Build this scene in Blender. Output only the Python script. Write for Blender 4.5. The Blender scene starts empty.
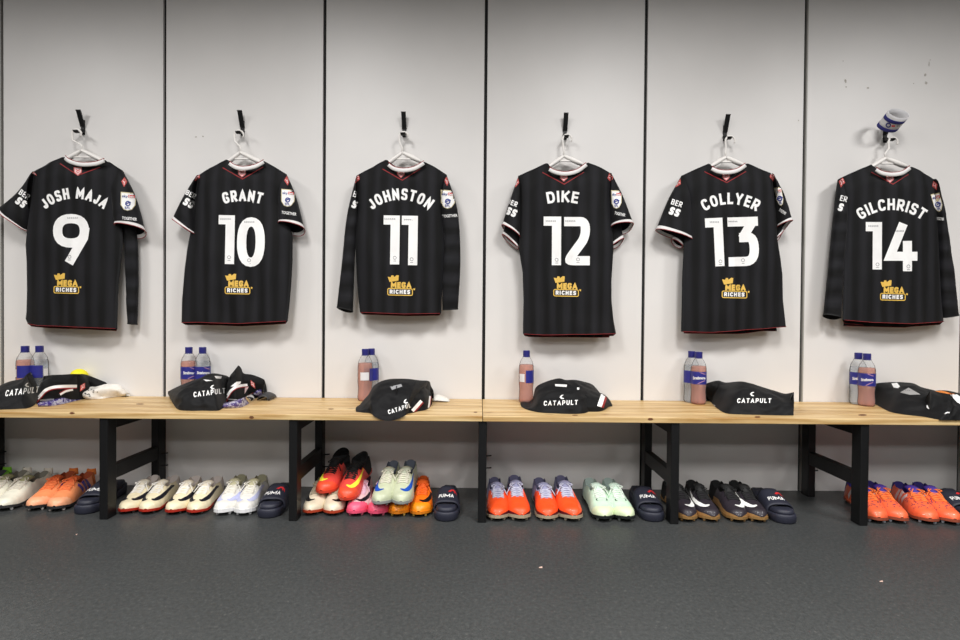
import bpy, bmesh, math, random
from math import sin, cos, pi, radians, atan, sqrt
from mathutils import Vector, Matrix, Euler, noise
from mathutils.bvhtree import BVHTree

# ------------------------------------------------------------------ camera, world, lights, exposure
SC = bpy.context.scene
COL = SC.collection
F_PX = 520.0
CAM = Vector((0.0, -2.444, 0.8218))
PITCH, ROLL = atan(6 / 520), radians(0.47)
_f = Vector((0, cos(PITCH), -sin(PITCH)))
_u0 = Vector((0, sin(PITCH), cos(PITCH)))
_r0 = Vector((1, 0, 0))
RT = _r0 * cos(ROLL) + _u0 * sin(ROLL)
UP = _u0 * cos(ROLL) - _r0 * sin(ROLL)
cd = bpy.data.cameras.new('camera')
cd.sensor_width = 36.0
cd.lens = F_PX / 960 * 36.0
cd.clip_start = 0.05
cam = bpy.data.objects.new('camera', cd)
COL.objects.link(cam)
m = Matrix.Identity(4)
for i in range(3):
    m[i][0], m[i][1], m[i][2], m[i][3] = RT[i], UP[i], -_f[i], CAM[i]
cam.matrix_world = m
SC.camera = cam

SC.view_settings.view_transform = 'Standard'
SC.view_settings.look = 'None'
SC.view_settings.gamma = 1.0
SC.view_settings.use_curve_mapping = False
SC.view_settings.exposure = 0.05
SC.cycles.transparent_max_bounces = 24

w = bpy.data.worlds.new('world')
SC.world = w
w.use_nodes = True
w.node_tree.nodes['Background'].inputs[0].default_value = (0.9, 0.95, 1, 1)
w.node_tree.nodes['Background'].inputs[1].default_value = 0.02

CEIL = 2.66
def ceiling_lamp(x, y, power, spread=116):
    ld = bpy.data.lights.new('ceiling_lamp', 'AREA')
    ld.shape = 'SQUARE'
    ld.size = 0.58
    ld.energy = power
    ld.spread = radians(spread)
    ld.color = (1.0, 0.985, 0.972)
    o = bpy.data.objects.new('ceiling_lamp', ld)
    COL.objects.link(o)
    o.location = (x, y, CEIL - 0.012)
for ly, k in ((-1.80, 0.56), (-3.60, 0.37), (-5.35, 0.34)):
    for lx, p in ((-2.90, 70), (-0.98, 82), (0.90, 84), (2.75, 86)):
        ceiling_lamp(lx, ly, p * k, 165)

# ------------------------------------------------------------------ pixel rays (photo frame) to world points
def ray(px, py):
    return _f + RT * ((px - 480) / F_PX) + UP * ((320 - py) / F_PX)
def P(px, py, Y):
    d = ray(px, py)
    return CAM + d * ((Y - CAM.y) / d.y)
def G(px, py, Z=0.0):
    d = ray(px, py)
    return CAM + d * ((Z - CAM.z) / d.z)

# ------------------------------------------------------------------ materials
def lin(c):
    c = c / 255.0
    return c / 12.92 if c <= 0.04045 else ((c + 0.055) / 1.055) ** 2.4
def rgb(r, g, b):
    return (lin(r), lin(g), lin(b), 1.0)
MATS = {}
def mat(name, col, rough=0.6, metal=0.0, var=0.0, vscale=30.0, bump=0.0, bscale=200.0, sheen=0.0, coat=0.0, spec=0.5):
    if name in MATS:
        return MATS[name]
    mt = bpy.data.materials.new(name)
    mt.use_nodes = True
    nt = mt.node_tree
    b = nt.nodes['Principled BSDF']
    c = rgb(*col)
    b.inputs['Base Color'].default_value = c
    b.inputs['Roughness'].default_value = rough
    b.inputs['Metallic'].default_value = metal
    b.inputs['Specular IOR Level'].default_value = spec
    if sheen:
        b.inputs['Sheen Weight'].default_value = sheen
    if coat:
        b.inputs['Coat Weight'].default_value = coat
    tc = nt.nodes.new('ShaderNodeTexCoord')
    if var or True:
        n = nt.nodes.new('ShaderNodeTexNoise')
        n.inputs['Scale'].default_value = vscale
        n.inputs['Detail'].default_value = 4
        nt.links.new(tc.outputs['Object'], n.inputs['Vector'])
        rp = nt.nodes.new('ShaderNodeValToRGB')
        v = max(var, 0.03)
        rp.color_ramp.elements[0].position, rp.color_ramp.elements[1].position = 0.3, 0.7
        rp.color_ramp.elements[0].color = tuple(x * (1 - v) for x in c[:3]) + (1,)
        rp.color_ramp.elements[1].color = tuple(min(1, x * (1 + v)) for x in c[:3]) + (1,)
        nt.links.new(n.outputs['Fac'], rp.inputs['Fac'])
        nt.links.new(rp.outputs['Color'], b.inputs['Base Color'])
    if bump:
        n2 = nt.nodes.new('ShaderNodeTexNoise')
        n2.inputs['Scale'].default_value = bscale
        nt.links.new(tc.outputs['Object'], n2.inputs['Vector'])
        bp = nt.nodes.new('ShaderNodeBump')
        bp.inputs['Strength'].default_value = bump
        bp.inputs['Distance'].default_value = 0.002
        nt.links.new(n2.outputs['Fac'], bp.inputs['Height'])
        nt.links.new(bp.outputs['Normal'], b.inputs['Normal'])
    MATS[name] = mt
    return mt

def fabric_mat(name, c0, c1, period, axis):
    """woven shirt cloth with tonal bands along one axis"""
    mt = bpy.data.materials.new(name)
    mt.use_nodes = True
    nt = mt.node_tree
    b = nt.nodes['Principled BSDF']
    b.inputs['Roughness'].default_value = 0.72
    b.inputs['Sheen Weight'].default_value = 0.04
    b.inputs['Specular IOR Level'].default_value = 0.22
    tc = nt.nodes.new('ShaderNodeTexCoord')
    sx = nt.nodes.new('ShaderNodeSeparateXYZ')
    nt.links.new(tc.outputs['Object'], sx.inputs[0])
    mu = nt.nodes.new('ShaderNodeMath'); mu.operation = 'MULTIPLY'; mu.inputs[1].default_value = 2 * pi / period
    nt.links.new(sx.outputs[axis], mu.inputs[0])
    sn = nt.nodes.new('ShaderNodeMath'); sn.operation = 'SINE'
    nt.links.new(mu.outputs[0], sn.inputs[0])
    mp = nt.nodes.new('ShaderNodeMapping')
    mp.inputs['Scale'].default_value = (46, 20, 3) if axis == 'X' else (3, 20, 46)
    nt.links.new(tc.outputs['Object'], mp.inputs[0])
    n = nt.nodes.new('ShaderNodeTexNoise'); n.inputs['Scale'].default_value = 1.0; n.inputs['Detail'].default_value = 3
    nt.links.new(mp.outputs[0], n.inputs['Vector'])
    a = nt.nodes.new('ShaderNodeMath'); a.operation = 'MULTIPLY_ADD'; a.inputs[1].default_value = 0.22; a.inputs[2].default_value = 0.18
    nt.links.new(sn.outputs[0], a.inputs[0])
    a2 = nt.nodes.new('ShaderNodeMath'); a2.operation = 'MULTIPLY_ADD'; a2.inputs[1].default_value = 0.6
    nt.links.new(n.outputs['Fac'], a2.inputs[0]); nt.links.new(a.outputs[0], a2.inputs[2])
    rp = nt.nodes.new('ShaderNodeValToRGB')
    rp.color_ramp.elements[0].position, rp.color_ramp.elements[1].position = 0.25, 0.8
    rp.color_ramp.elements[0].color = rgb(*c0); rp.color_ramp.elements[1].color = rgb(*c1)
    nt.links.new(a2.outputs[0], rp.inputs['Fac'])
    nt.links.new(rp.outputs['Color'], b.inputs['Base Color'])
    return mt

def wood_mat(name, ca, cb, cc):
    mt = bpy.data.materials.new(name)
    mt.use_nodes = True
    nt = mt.node_tree
    b = nt.nodes['Principled BSDF']
    b.inputs['Roughness'].default_value = 0.42
    tc = nt.nodes.new('ShaderNodeTexCoord')
    mp = nt.nodes.new('ShaderNodeMapping'); mp.inputs['Scale'].default_value = (1.6, 22, 22)
    nt.links.new(tc.outputs['Object'], mp.inputs[0])
    n = nt.nodes.new('ShaderNodeTexNoise'); n.inputs['Scale'].default_value = 1.8; n.inputs['Detail'].default_value = 6; n.inputs['Distortion'].default_value = 0.6
    nt.links.new(mp.outputs[0], n.inputs['Vector'])
    rp = nt.nodes.new('ShaderNodeValToRGB')
    e = rp.color_ramp.elements
    e[0].position, e[1].position = 0.32, 0.68
    e[0].color, e[1].color = rgb(*ca), rgb(*cb)
    nt.links.new(n.outputs['Fac'], rp.inputs['Fac'])
    mp2 = nt.nodes.new('ShaderNodeMapping'); mp2.inputs['Scale'].default_value = (2.2, 9, 9)
    nt.links.new(tc.outputs['Object'], mp2.inputs[0])
    vo = nt.nodes.new('ShaderNodeTexVoronoi'); vo.inputs['Scale'].default_value = 1.7
    nt.links.new(mp2.outputs[0], vo.inputs['Vector'])
    r2 = nt.nodes.new('ShaderNodeValToRGB')
    r2.color_ramp.elements[0].position, r2.color_ramp.elements[1].position = 0.03, 0.10
    r2.color_ramp.elements[0].color = (1, 1, 1, 1); r2.color_ramp.elements[1].color = (0, 0, 0, 1)
    nt.links.new(vo.outputs['Distance'], r2.inputs['Fac'])
    mx = nt.nodes.new('ShaderNodeMixRGB'); mx.inputs['Color2'].default_value = rgb(*cc)
    nt.links.new(r2.outputs['Color'], mx.inputs['Fac'])
    nt.links.new(rp.outputs['Color'], mx.inputs['Color1'])
    nt.links.new(mx.outputs['Color'], b.inputs['Base Color'])
    return mt

def floor_mat():
    mt = bpy.data.materials.new('rubber_floor')
    mt.use_nodes = True
    nt = mt.node_tree
    b = nt.nodes['Principled BSDF']
    tc = nt.nodes.new('ShaderNodeTexCoord')
    n = nt.nodes.new('ShaderNodeTexNoise'); n.inputs['Scale'].default_value = 90; n.inputs['Detail'].default_value = 5; n.inputs['Roughness'].default_value = 0.7
    nt.links.new(tc.outputs['Object'], n.inputs['Vector'])
    rp = nt.nodes.new('ShaderNodeValToRGB')
    e = rp.color_ramp.elements
    e[0].position, e[0].color = 0.35, rgb(55, 57, 57)
    e[1].position, e[1].color = 0.62, rgb(70, 72, 72)
    e2 = e.new(0.75); e2.color = rgb(104, 102, 97)
    nt.links.new(n.outputs['Fac'], rp.inputs['Fac'])
    n2 = nt.nodes.new('ShaderNodeTexNoise'); n2.inputs['Scale'].default_value = 2.2; n2.inputs['Detail'].default_value = 3
    nt.links.new(tc.outputs['Object'], n2.inputs['Vector'])
    r2 = nt.nodes.new('ShaderNodeValToRGB')
    r2.color_ramp.elements[0].color = (0.82, 0.82, 0.82, 1); r2.color_ramp.elements[1].color = (1.1, 1.1, 1.1, 1)
    nt.links.new(n2.outputs['Fac'], r2.inputs['Fac'])
    mx = nt.nodes.new('ShaderNodeMixRGB'); mx.blend_type = 'MULTIPLY'; mx.inputs['Fac'].default_value = 1
    nt.links.new(rp.outputs['Color'], mx.inputs['Color1']); nt.links.new(r2.outputs['Color'], mx.inputs['Color2'])
    nt.links.new(mx.outputs['Color'], b.inputs['Base Color'])
    b.inputs['Roughness'].default_value = 0.38
    b.inputs['Specular IOR Level'].default_value = 0.4
    bp = nt.nodes.new('ShaderNodeBump'); bp.inputs['Strength'].default_value = 0.25; bp.inputs['Distance'].default_value = 0.002
    nt.links.new(n.outputs['Fac'], bp.inputs['Height']); nt.links.new(bp.outputs['Normal'], b.inputs['Normal'])
    return mt

def clear_mat(name, tint, gloss=0.10, body=None, bodyfac=0.0):
    mt = bpy.data.materials.new(name)
    mt.use_nodes = True
    nt = mt.node_tree
    nt.nodes.remove(nt.nodes['Principled BSDF'])
    out = nt.nodes['Material Output']
    t = nt.nodes.new('ShaderNodeBsdfTransparent'); t.inputs[0].default_value = tint
    g = nt.nodes.new('ShaderNodeBsdfGlossy'); g.inputs['Roughness'].default_value = 0.06
    fr = nt.nodes.new('ShaderNodeLayerWeight'); fr.inputs['Blend'].default_value = gloss
    mx = nt.nodes.new('ShaderNodeMixShader')
    nt.links.new(fr.outputs['Fresnel'], mx.inputs[0])
    last = t
    if body:
        d = nt.nodes.new('ShaderNodeBsdfDiffuse'); d.inputs[0].default_value = body
        m0 = nt.nodes.new('ShaderNodeMixShader'); m0.inputs[0].default_value = bodyfac
        nt.links.new(t.outputs[0], m0.inputs[1]); nt.links.new(d.outputs[0], m0.inputs[2])
        last = m0
    nt.links.new(last.outputs[0], mx.inputs[1]); nt.links.new(g.outputs[0], mx.inputs[2])
    nt.links.new(mx.outputs[0], out.inputs['Surface'])
    return mt

# ------------------------------------------------------------------ object helpers
def thing(name, label, cat, loc=(0, 0, 0), group=None, kind=None):
    o = bpy.data.objects.new(name, None)
    o.empty_display_size = 0.05
    COL.objects.link(o)
    o.location = loc
    o['label'] = label; o['category'] = cat
    if group: o['group'] = group
    if kind: o['kind'] = kind
    return o
def tag(o, label, cat, group=None, kind=None):
    o['label'] = label; o['category'] = cat
    if group: o['group'] = group
    if kind: o['kind'] = kind
    return o
def root_loc(o):
    while o.parent: o = o.parent
    return Vector(o.location)
def mk(name, verts, faces, mt, parent=None, smooth=True, origin=None, label=None):
    off = root_loc(parent) if parent else Vector(origin or (0, 0, 0))
    me = bpy.data.meshes.new(name)
    me.from_pydata([Vector(v) - off for v in verts], [], faces)
    me.materials.append(mt)
    me.validate()
    if smooth:
        me.polygons.foreach_set('use_smooth', [True] * len(me.polygons))
    o = bpy.data.objects.new(name, me)
    COL.objects.link(o)
    if parent: o.parent = parent
    else: o.location = off
    if label: o['label'] = label
    return o
def bevel(o, wd=0.003, seg=2):
    b = o.modifiers.new('bevel', 'BEVEL'); b.width = wd; b.segments = seg; b.limit_method = 'ANGLE'
    return o
def solid(o, t, off=0):
    s = o.modifiers.new('solid', 'SOLIDIFY'); s.thickness = t; s.offset = off
    return o
def subsurf(o, n=1):
    s = o.modifiers.new('sub', 'SUBSURF'); s.levels = n; s.render_levels = n
    return o
class MB:
    def __init__(s): s.v = []; s.f = []
    def add(s, v, f):
        n = len(s.v); s.v += [Vector(q) for q in v]; s.f += [tuple(i + n for i in q) for q in f]
    def box(s, x0, x1, y0, y1, z0, z1):
        s.add([(x0,y0,z0),(x1,y0,z0),(x1,y1,z0),(x0,y1,z0),(x0,y0,z1),(x1,y0,z1),(x1,y1,z1),(x0,y1,z1)],
              [(0,3,2,1),(4,5,6,7),(0,1,5,4),(1,2,6,5),(2,3,7,6),(3,0,4,7)])
    def tube(s, pts, r, n=7, cap=True):
        pts = [Vector(p) for p in pts]
        rs = r if isinstance(r, (list, tuple)) else [r] * len(pts)
        t0 = (pts[1] - pts[0]).normalized()
        up = Vector((0, 0, 1)) if abs(t0.z) < 0.9 else Vector((1, 0, 0))
        nx = t0.cross(up).normalized()
        V, Fc = [], []
        for i, p in enumerate(pts):
            t = (pts[min(i + 1, len(pts) - 1)] - pts[max(i - 1, 0)]).normalized()
            nx = (nx - t * nx.dot(t)).normalized()
            ny = t.cross(nx)
            for k in range(n):
                a = 2 * pi * k / n
                V.append(p + (nx * cos(a) + ny * sin(a)) * rs[i])
        for i in range(len(pts) - 1):
            for k in range(n):
                k2 = (k + 1) % n
                Fc.append((i*n+k, i*n+k2, (i+1)*n+k2, (i+1)*n+k))
        if cap:
            Fc.append(tuple(range(n))[::-1]); Fc.append(tuple((len(pts)-1)*n + k for k in range(n)))
        s.add(V, Fc)
    def lathe(s, c, prof, n=24, capb=True, capt=True):
        V, Fc = [], []
        for (r, z) in prof:
            for k in range(n):
                a = 2 * pi * k / n
                V.append((c[0] + r * cos(a), c[1] + r * sin(a), c[2] + z))
        for i in range(len(prof) - 1):
            for k in range(n):
                k2 = (k + 1) % n
                Fc.append((i*n+k, i*n+k2, (i+1)*n+k2, (i+1)*n+k))
        if capb: Fc.append(tuple(range(n))[::-1])
        if capt: Fc.append(tuple((len(prof)-1)*n + k for k in range(n)))
        s.add(V, Fc)
    def make(s, name, mt, parent=None, smooth=False, origin=None, label=None):
        return mk(name, s.v, s.f, mt, parent, smooth, origin, label)
def interp(x, tab):
    if x <= tab[0][0]: return tab[0][1]
    for (a, va), (b, vb) in zip(tab, tab[1:]):
        if x <= b:
            t = (x - a) / (b - a) if b > a else 0
            t = t * t * (3 - 2 * t) * 0.5 + t * 0.5
            return va + (vb - va) * t
    return tab[-1][1]
def poly_at(pts, t):
    """point at parameter t in [0,1] along a polyline (Catmull-smooth)"""
    n = len(pts) - 1
    x = min(max(t, 0), 1) * n
    i = min(int(x), n - 1); f = x - i
    p0, p1, p2, p3 = pts[max(i-1, 0)], pts[i], pts[i+1], pts[min(i+2, n)]
    return tuple(0.5 * ((2*b) + (-a + c) * f + (2*a - 5*b + 4*c - d) * f*f + (-a + 3*b - 3*c + d) * f**3) for a, b, c, d in zip(p0, p1, p2, p3))
def smooth01(a, b, x):
    t = min(max((x - a) / (b - a), 0), 1)
    return t * t * (3 - 2 * t)
def nz(x, y, z): return noise.noise(Vector((x, y, z)))

# ------------------------------------------------------------------ lettering: a stroke alphabet and a plain text mesher, laid on surfaces
def rnd(pts, r, closed=False, k=6):
    out = []
    n = len(pts)
    for i, p in enumerate(pts):
        if not closed and i in (0, n - 1):
            out.append(p); continue
        a, b = pts[(i - 1) % n], pts[(i + 1) % n]
        def toward(q):
            d = math.hypot(q[0]-p[0], q[1]-p[1]) or 1
            m_ = min(r, d * 0.5)
            return (p[0] + (q[0]-p[0]) / d * m_, p[1] + (q[1]-p[1]) / d * m_)
        s, e = toward(a), toward(b)
        for j in range(k + 1):
            t = j / k
            out.append(((1-t)**2*s[0] + 2*t*(1-t)*p[0] + t*t*e[0], (1-t)**2*s[1] + 2*t*(1-t)*p[1] + t*t*e[1]))
    return out
def Oc(pts, r): return ('c', rnd(pts, r, True))
def Op(pts): return ('o', pts)
def On(pts): return ('n', pts)
BOX = [(0,0),(0,1),(1,1),(1,0)]
R_ = 0.48
GL = {
 'A': (0.72, [Op([(0,0),(0.5,1),(1,0)]), Op([(0.3,0.28),(0.7,0.28)])]),
 'B': (0.62, [Op([(0,0),(0,1)]), Op(rnd([(0,1),(0.95,1),(0.95,0.53),(0,0.53)],.25)), Op(rnd([(0,0.53),(1,0.53),(1,0),(0,0)],.28))]),
 'C': (0.62, [On(rnd([(1,.74),(1,1),(0,1),(0,0),(1,0),(1,.26)],R_))]),
 'D': (0.64, [Op([(0,0),(0,1)]), Op(rnd([(0,1),(1,1),(1,0),(0,0)],R_))]),
 'E': (0.54, [Op([(1,1),(0,1),(0,0),(1,0)]), Op([(0,.52),(.9,.52)])]),
 'G': (0.64, [On(rnd([(1,.72),(1,1),(0,1),(0,0),(1,0),(1,.46),(.5,.46)],.42))]),
 'H': (0.64, [Op([(0,0),(0,1)]), Op([(1,0),(1,1)]), Op([(0,.5),(1,.5)])]),
 'I': (0.22, [Op([(.5,0),(.5,1)])]),
 'J': (0.52, [On(rnd([(1,1),(1,0),(0,0),(0,.3)],.42))]),
 'K': (0.64, [Op([(0,0),(0,1)]), Op([(1,1),(.08,.45)]), Op([(.3,.58),(1,0)])]),
 'L': (0.52, [Op([(0,1),(0,0),(1,0)])]),
 'M': (0.82, [Op([(0,0),(0,1),(.5,.3),(1,1),(1,0)])]),
 'N': (0.66, [Op([(0,0),(0,1),(1,0),(1,1)])]),
 'O': (0.66, [Oc(BOX,R_)]),
 'P': (0.6, [Op([(0,0),(0,1)]), Op(rnd([(0,1),(1,1),(1,.42),(0,.42)],.3))]),
 'R': (0.62, [Op([(0,0),(0,1)]), Op(rnd([(0,1),(1,1),(1,.45),(0,.45)],.28)), Op([(.45,.45),(1,0)])]),
 'S': (0.6, [On(rnd([(1,.76),(1,1),(0,1),(0,.54),(1,.46),(1,0),(0,0),(0,.24)],.3))]),
 'T': (0.6, [Op([(0,1),(1,1)]), Op([(.5,1),(.5,0)])]),
 'U': (0.62, [Op(rnd([(0,1),(0,0),(1,0),(1,1)],R_))]),
 'V': (0.68, [Op([(0,1),(.5,0),(1,1)])]),
 'Y': (0.68, [Op([(0,1),(.5,.42),(1,1)]), Op([(.5,.42),(.5,0)])]),
 ' ': (0.34, []),
 '0': (0.56, [Oc(BOX,.5)]),
 '1': (0.36, [Op([(0.05,1),(1,1),(1,0)])]),
 '2': (0.58, [Op(rnd([(0,1),(1,1),(1,.6),(0,.02),(.2,0),(1,0)],.3))]),
 '3': (0.66, [Op([(0,1),(1,1)]), On([(.98,1.02),(.46,.58)]), Op(rnd([(.52,.6),(1,.6),(1,0),(0,0)],.42))]),
 '4': (0.68, [Op([(.52,1),(.03,.27),(1,.27)]), Op([(.76,.55),(.76,0)])]),
 '9': (0.70, [Oc([(0,.4),(0,1),(1,1),(1,.4)],.52), Op([(1,.68),(.965,.53),(.5,0)])]),
}
def dens(pts, step, closed):
    out = []
    n = len(pts)
    for i in range(n if closed else n - 1):
        a, b = pts[i], pts[(i + 1) % n]
        d = math.hypot(b[0]-a[0], b[1]-a[1])
        k = max(1, int(math.ceil(d / step)))
        for j in range(k):
            out.append((a[0] + (b[0]-a[0])*j/k, a[1] + (b[1]-a[1])*j/k))
    if not closed: out.append(pts[-1])
    return out
def stroke2d(pts, th, closed=False, step=2.0, widths=None):
    """ribbon about a polyline -> 2D verts, faces"""
    base = []
    for p in pts:
        if not base or math.hypot(p[0]-base[-1][0], p[1]-base[-1][1]) > 1e-4: base.append(p)
    if closed and math.hypot(base[0][0]-base[-1][0], base[0][1]-base[-1][1]) < 1e-4: base.pop()
    p_ = dens(base, step, closed)
    n = len(p_)
    V, Fc = [], []
    for i, p in enumerate(p_):
        a = p_[(i-1) % n] if (closed or i > 0) else None
        b = p_[(i+1) % n] if (closed or i < n-1) else None
        def nrm(q, s):
            d = math.hypot(s[0]-q[0], s[1]-q[1]) or 1
            return (-(s[1]-q[1])/d, (s[0]-q[0])/d)
        n1 = nrm(a, p) if a else nrm(p, b)
        n2 = nrm(p, b) if b else n1
        mx, my = n1[0]+n2[0], n1[1]+n2[1]
        l = math.hypot(mx, my)
        if l < 0.3: mx, my, l = n1[0], n1[1], 1.0
        mx, my = mx/l, my/l
        c = max(mx*n1[0] + my*n1[1], 0.5)
        h = (th if widths is None else poly_at([(w_,) for w_ in widths], i/(n-1))[0]) / 2 / c
        V += [(p[0]+mx*h, p[1]+my*h), (p[0], p[1]), (p[0]-mx*h, p[1]-my*h)]
    for i in range(n if closed else n-1):
        j = (i+1) % n
        for k in range(2):
            Fc.append((i*3+k, i*3+k+1, j*3+k+1, j*3+k))
    return V, Fc
RINGS = (.25, .5, .75, 1.0)
class D2:
    """flat artwork in picture-sized units, y down, that is afterwards laid on a surface"""
    def __init__(s): s.v = []; s.f = []
    def add(s, v, f):
        n = len(s.v); s.v += v; s.f += [tuple(i+n for i in q) for q in f]
    def line(s, pts, th, closed=False, step=2.0, widths=None): s.add(*stroke2d(pts, th, closed, step, widths))
    def poly(s, pts, step=1.6):
        xs = [p[0] for p in pts]; ys = [p[1] for p in pts]
        c = (sum(xs)/len(xs), sum(ys)/len(ys))
        q = dens(list(pts), step, True); n = len(q)
        V = [c]; Fc = []
        for t in RINGS:
            V += [(c[0]+(p[0]-c[0])*t, c[1]+(p[1]-c[1])*t) for p in q]
        for i in range(n):
            j = (i+1) % n
            Fc.append((0, 1+i, 1+j))
            for k in range(len(RINGS)-1): Fc.append((1+k*n+i, 1+(k+1)*n+i, 1+(k+1)*n+j, 1+k*n+j))
        s.add(V, Fc)
    def grid(s, pts4, nu=6, nv=3):
        a, b, c, d = pts4
        V = []; Fc = []
        for j in range(nv+1):
            for i in range(nu+1):
                u, v = i/nu, j/nv
                V.append(tuple((a[k]*(1-u)+b[k]*u)*(1-v) + (d[k]*(1-u)+c[k]*u)*v for k in (0,1)))
        for j in range(nv):
            for i in range(nu):
                Fc.append((j*(nu+1)+i, j*(nu+1)+i+1, (j+1)*(nu+1)+i+1, (j+1)*(nu+1)+i))
        s.add(V, Fc)
    def glyph(s, ch, x, y, w_, h, th, ang=0.0, step=2.0, shear=0.0):
        """glyph box: lower-left at (x,y), baseline rotated by ang (y down)"""
        ca, sa = cos(ang), sin(ang)
        for kind, pts in GL[ch][1]:
            q = []
            for (gx, gy) in pts:
                lx = th/2 + gx*(w_-th); ly = th/2 + gy*(h-th)
                lx += shear * ly
                q.append((x + lx*ca + ly*sa, y + lx*sa - ly*ca))
            if kind == 'o':
                for e, n_ in ((0, 1), (-1, -2)):
                    dx, dy = q[e][0]-q[n_][0], q[e][1]-q[n_][1]; l = math.hypot(dx, dy) or 1
                    q[e] = (q[e][0] + dx/l*th*.48, q[e][1] + dy/l*th*.48)
            s.line(q, th, kind == 'c', step)
    def text(s, txt, x, y, h, th, ang=0.0, wk=1.0, gap=0.18, step=2.0, shear=0.0, center=False, width=None):
        adv = [GL[c][0]*wk*h for c in txt]; g = gap*h
        tot = sum(adv) + g*(len(txt)-1)
        if width:
            k = width/tot; adv = [a*k for a in adv]; g *= k; tot = width
        if center: x -= cos(ang)*tot/2; y -= sin(ang)*tot/2
        for c, a in zip(txt, adv):
            s.glyph(c, x, y, a, h, th, ang, step, shear)
            x += cos(ang)*(a+g); y += sin(ang)*(a+g)
    def arc_text(s, txt, cx, cy, R, h, th, arclen):
        adv = [GL[c][0]*h for c in txt]; g = 0.11*h
        k = arclen / (sum(adv) + g*(len(txt)-1)); adv = [a*k for a in adv]; g *= k
        pos = -arclen/2
        for c, a in zip(txt, adv):
            t = (pos + a/2) / R
            bx, by = cx + R*sin(t), cy + R - R*cos(t)
            s.glyph(c, bx - cos(t)*a/2, by - sin(t)*a/2, a, h, th, t)
            pos += a + g
    def plain(s, txt, x, y, h, width, ang=0.0, bold=0.02):
        V, Fc = text_mesh(txt, bold)
        xs = [v[0] for v in V]; ys = [v[1] for v in V]
        x0, x1, y0, y1 = min(xs), max(xs), min(ys), max(ys)
        ca, sa = cos(ang), sin(ang)
        out = []
        for v in V:
            lx = ((v[0]-x0)/(x1-x0) - 0.5)*width; ly = ((v[1]-y0)/(y1-y0) - 0.5)*h
            out.append((x + lx*ca + ly*sa, y + lx*sa - ly*ca))
        s.add(out, Fc)
_TX = {}
def text_mesh(txt, bold):
    if txt in _TX: return _TX[txt]
    cu = bpy.data.curves.new('lettering', 'FONT')
    cu.body = txt; cu.offset = bold; cu.resolution_u = 3
    o = bpy.data.objects.new('lettering', cu)
    me = bpy.data.meshes.new_from_object(o)
    r = ([(v.co.x, v.co.y) for v in me.vertices], [tuple(p.vertices) for p in me.polygons])
    bpy.data.objects.remove(o); bpy.data.curves.remove(cu); bpy.data.meshes.remove(me)
    _TX[txt] = r
    return r
def bvh_of(*objs):
    V, Fc = [], []
    for o in objs:
        n = len(V); l = root_loc(o)
        V += [v.co + l for v in o.data.vertices]
        Fc += [tuple(i+n for i in p.vertices) for p in o.data.polygons]
    return BVHTree.FromPolygons(V, Fc)
def lay(name, d2, bvh, mt, parent, lift=0.0015, smooth=False):
    """lay flat artwork on the cloth: every corner is moved onto the surface under it"""
    hit = []
    for (x, y) in d2.v:
        d = ray(x, y).normalized()
        h = bvh.ray_cast(CAM, d)
        hit.append(h[0] - d*lift if h[0] is not None else None)
    idx = {}; V = []; Fc = []
    for f in d2.f:
        if any(hit[i] is None for i in f): continue
        if len(set(f)) < 3: continue
        q = [hit[i] for i in f]
        ys = [p.y for p in q]
        if max(ys) - min(ys) > 0.05: continue
        for i in f:
            if i not in idx: idx[i] = len(V); V.append(hit[i])
        Fc.append(tuple(idx[i] for i in f))
    if not Fc: return None
    return mk(name, V, Fc, mt, parent, smooth)
# ------------------------------------------------------------------ the setting
M_panel = mat('wall_laminate', (221, 218, 215), 0.42, var=0.012, vscale=3)
M_black = mat('black_gap', (12, 12, 12), 0.7)
M_joint = mat('joint_strip', (150, 148, 142), 0.5)
M_plaster = mat('plaster', (96, 95, 94), 0.8)
XL, XR, YB = -5.2, 5.2, -8.0

floor = MB(); floor.box(XL, XR, YB, 0.0, -0.06, 0.0)
o = floor.make('floor', floor_mat()); o['kind'] = 'structure'
cl = MB(); cl.box(XL, XR, YB, 0.02, CEIL, CEIL + 0.06)
o = cl.make('ceiling', mat('ceiling_board', (150, 149, 147), 0.9)); o['kind'] = 'structure'
for nm, b in (('wall_left', (XL - .08, XL, YB, .02)), ('wall_right', (XR, XR + .08, YB, .02)), ('wall_rear', (XL, XR, YB - .08, YB))):
    q = MB(); q.box(b[0], b[1], b[2], b[3], 0, CEIL)
    o = q.make(nm, M_plaster); o['kind'] = 'structure'
q = MB(); q.box(XL, XR, 0.014, 0.07, 0, CEIL)
o = q.make('wall_backing', M_black); o['kind'] = 'structure'
JP = [((1.2, 8), (2.9, 386)), ((165.3, 8), (163.6, 386)), ((325.6, 8), (322.4, 386)), ((486.2, 8), (483.5, 390)),
      ((645.5, 8), (643.4, 390)), ((805.6, 8), (801.7, 392))]
JX = [0.5 * (P(a[0], a[1], 0).x + P(b[0], b[1], 0).x) for a, b in JP]
edges = [JX[0] - 1.5, JX[0] - 0.75] + JX + [JX[-1] + 0.75, JX[-1] + 1.5, JX[-1] + 2.25]
HG = 0.0072
for a, b in zip([XL - HG] + edges, edges + [XR + HG]):
    if b - a < 0.05: continue
    q = MB(); q.box(a + HG, b - HG, 0.0, 0.013, 0.0, CEIL)
    o = q.make('wall_back', M_panel); o['kind'] = 'structure'
    bevel(o, 0.0015, 2)
for i, x in enumerate(JX):
    q = MB()
    sgn = 1 if i in (5,) else (-1 if i == 0 else 0)
    if sgn:
        q.box(x + sgn * 0.0065 - .0025, x + sgn * 0.0065 + .0035, -0.001, 0.012, 0, CEIL - .01)
        o = q.make('trim_%d' % (i + 1), M_joint); o['kind'] = 'structure'

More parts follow.
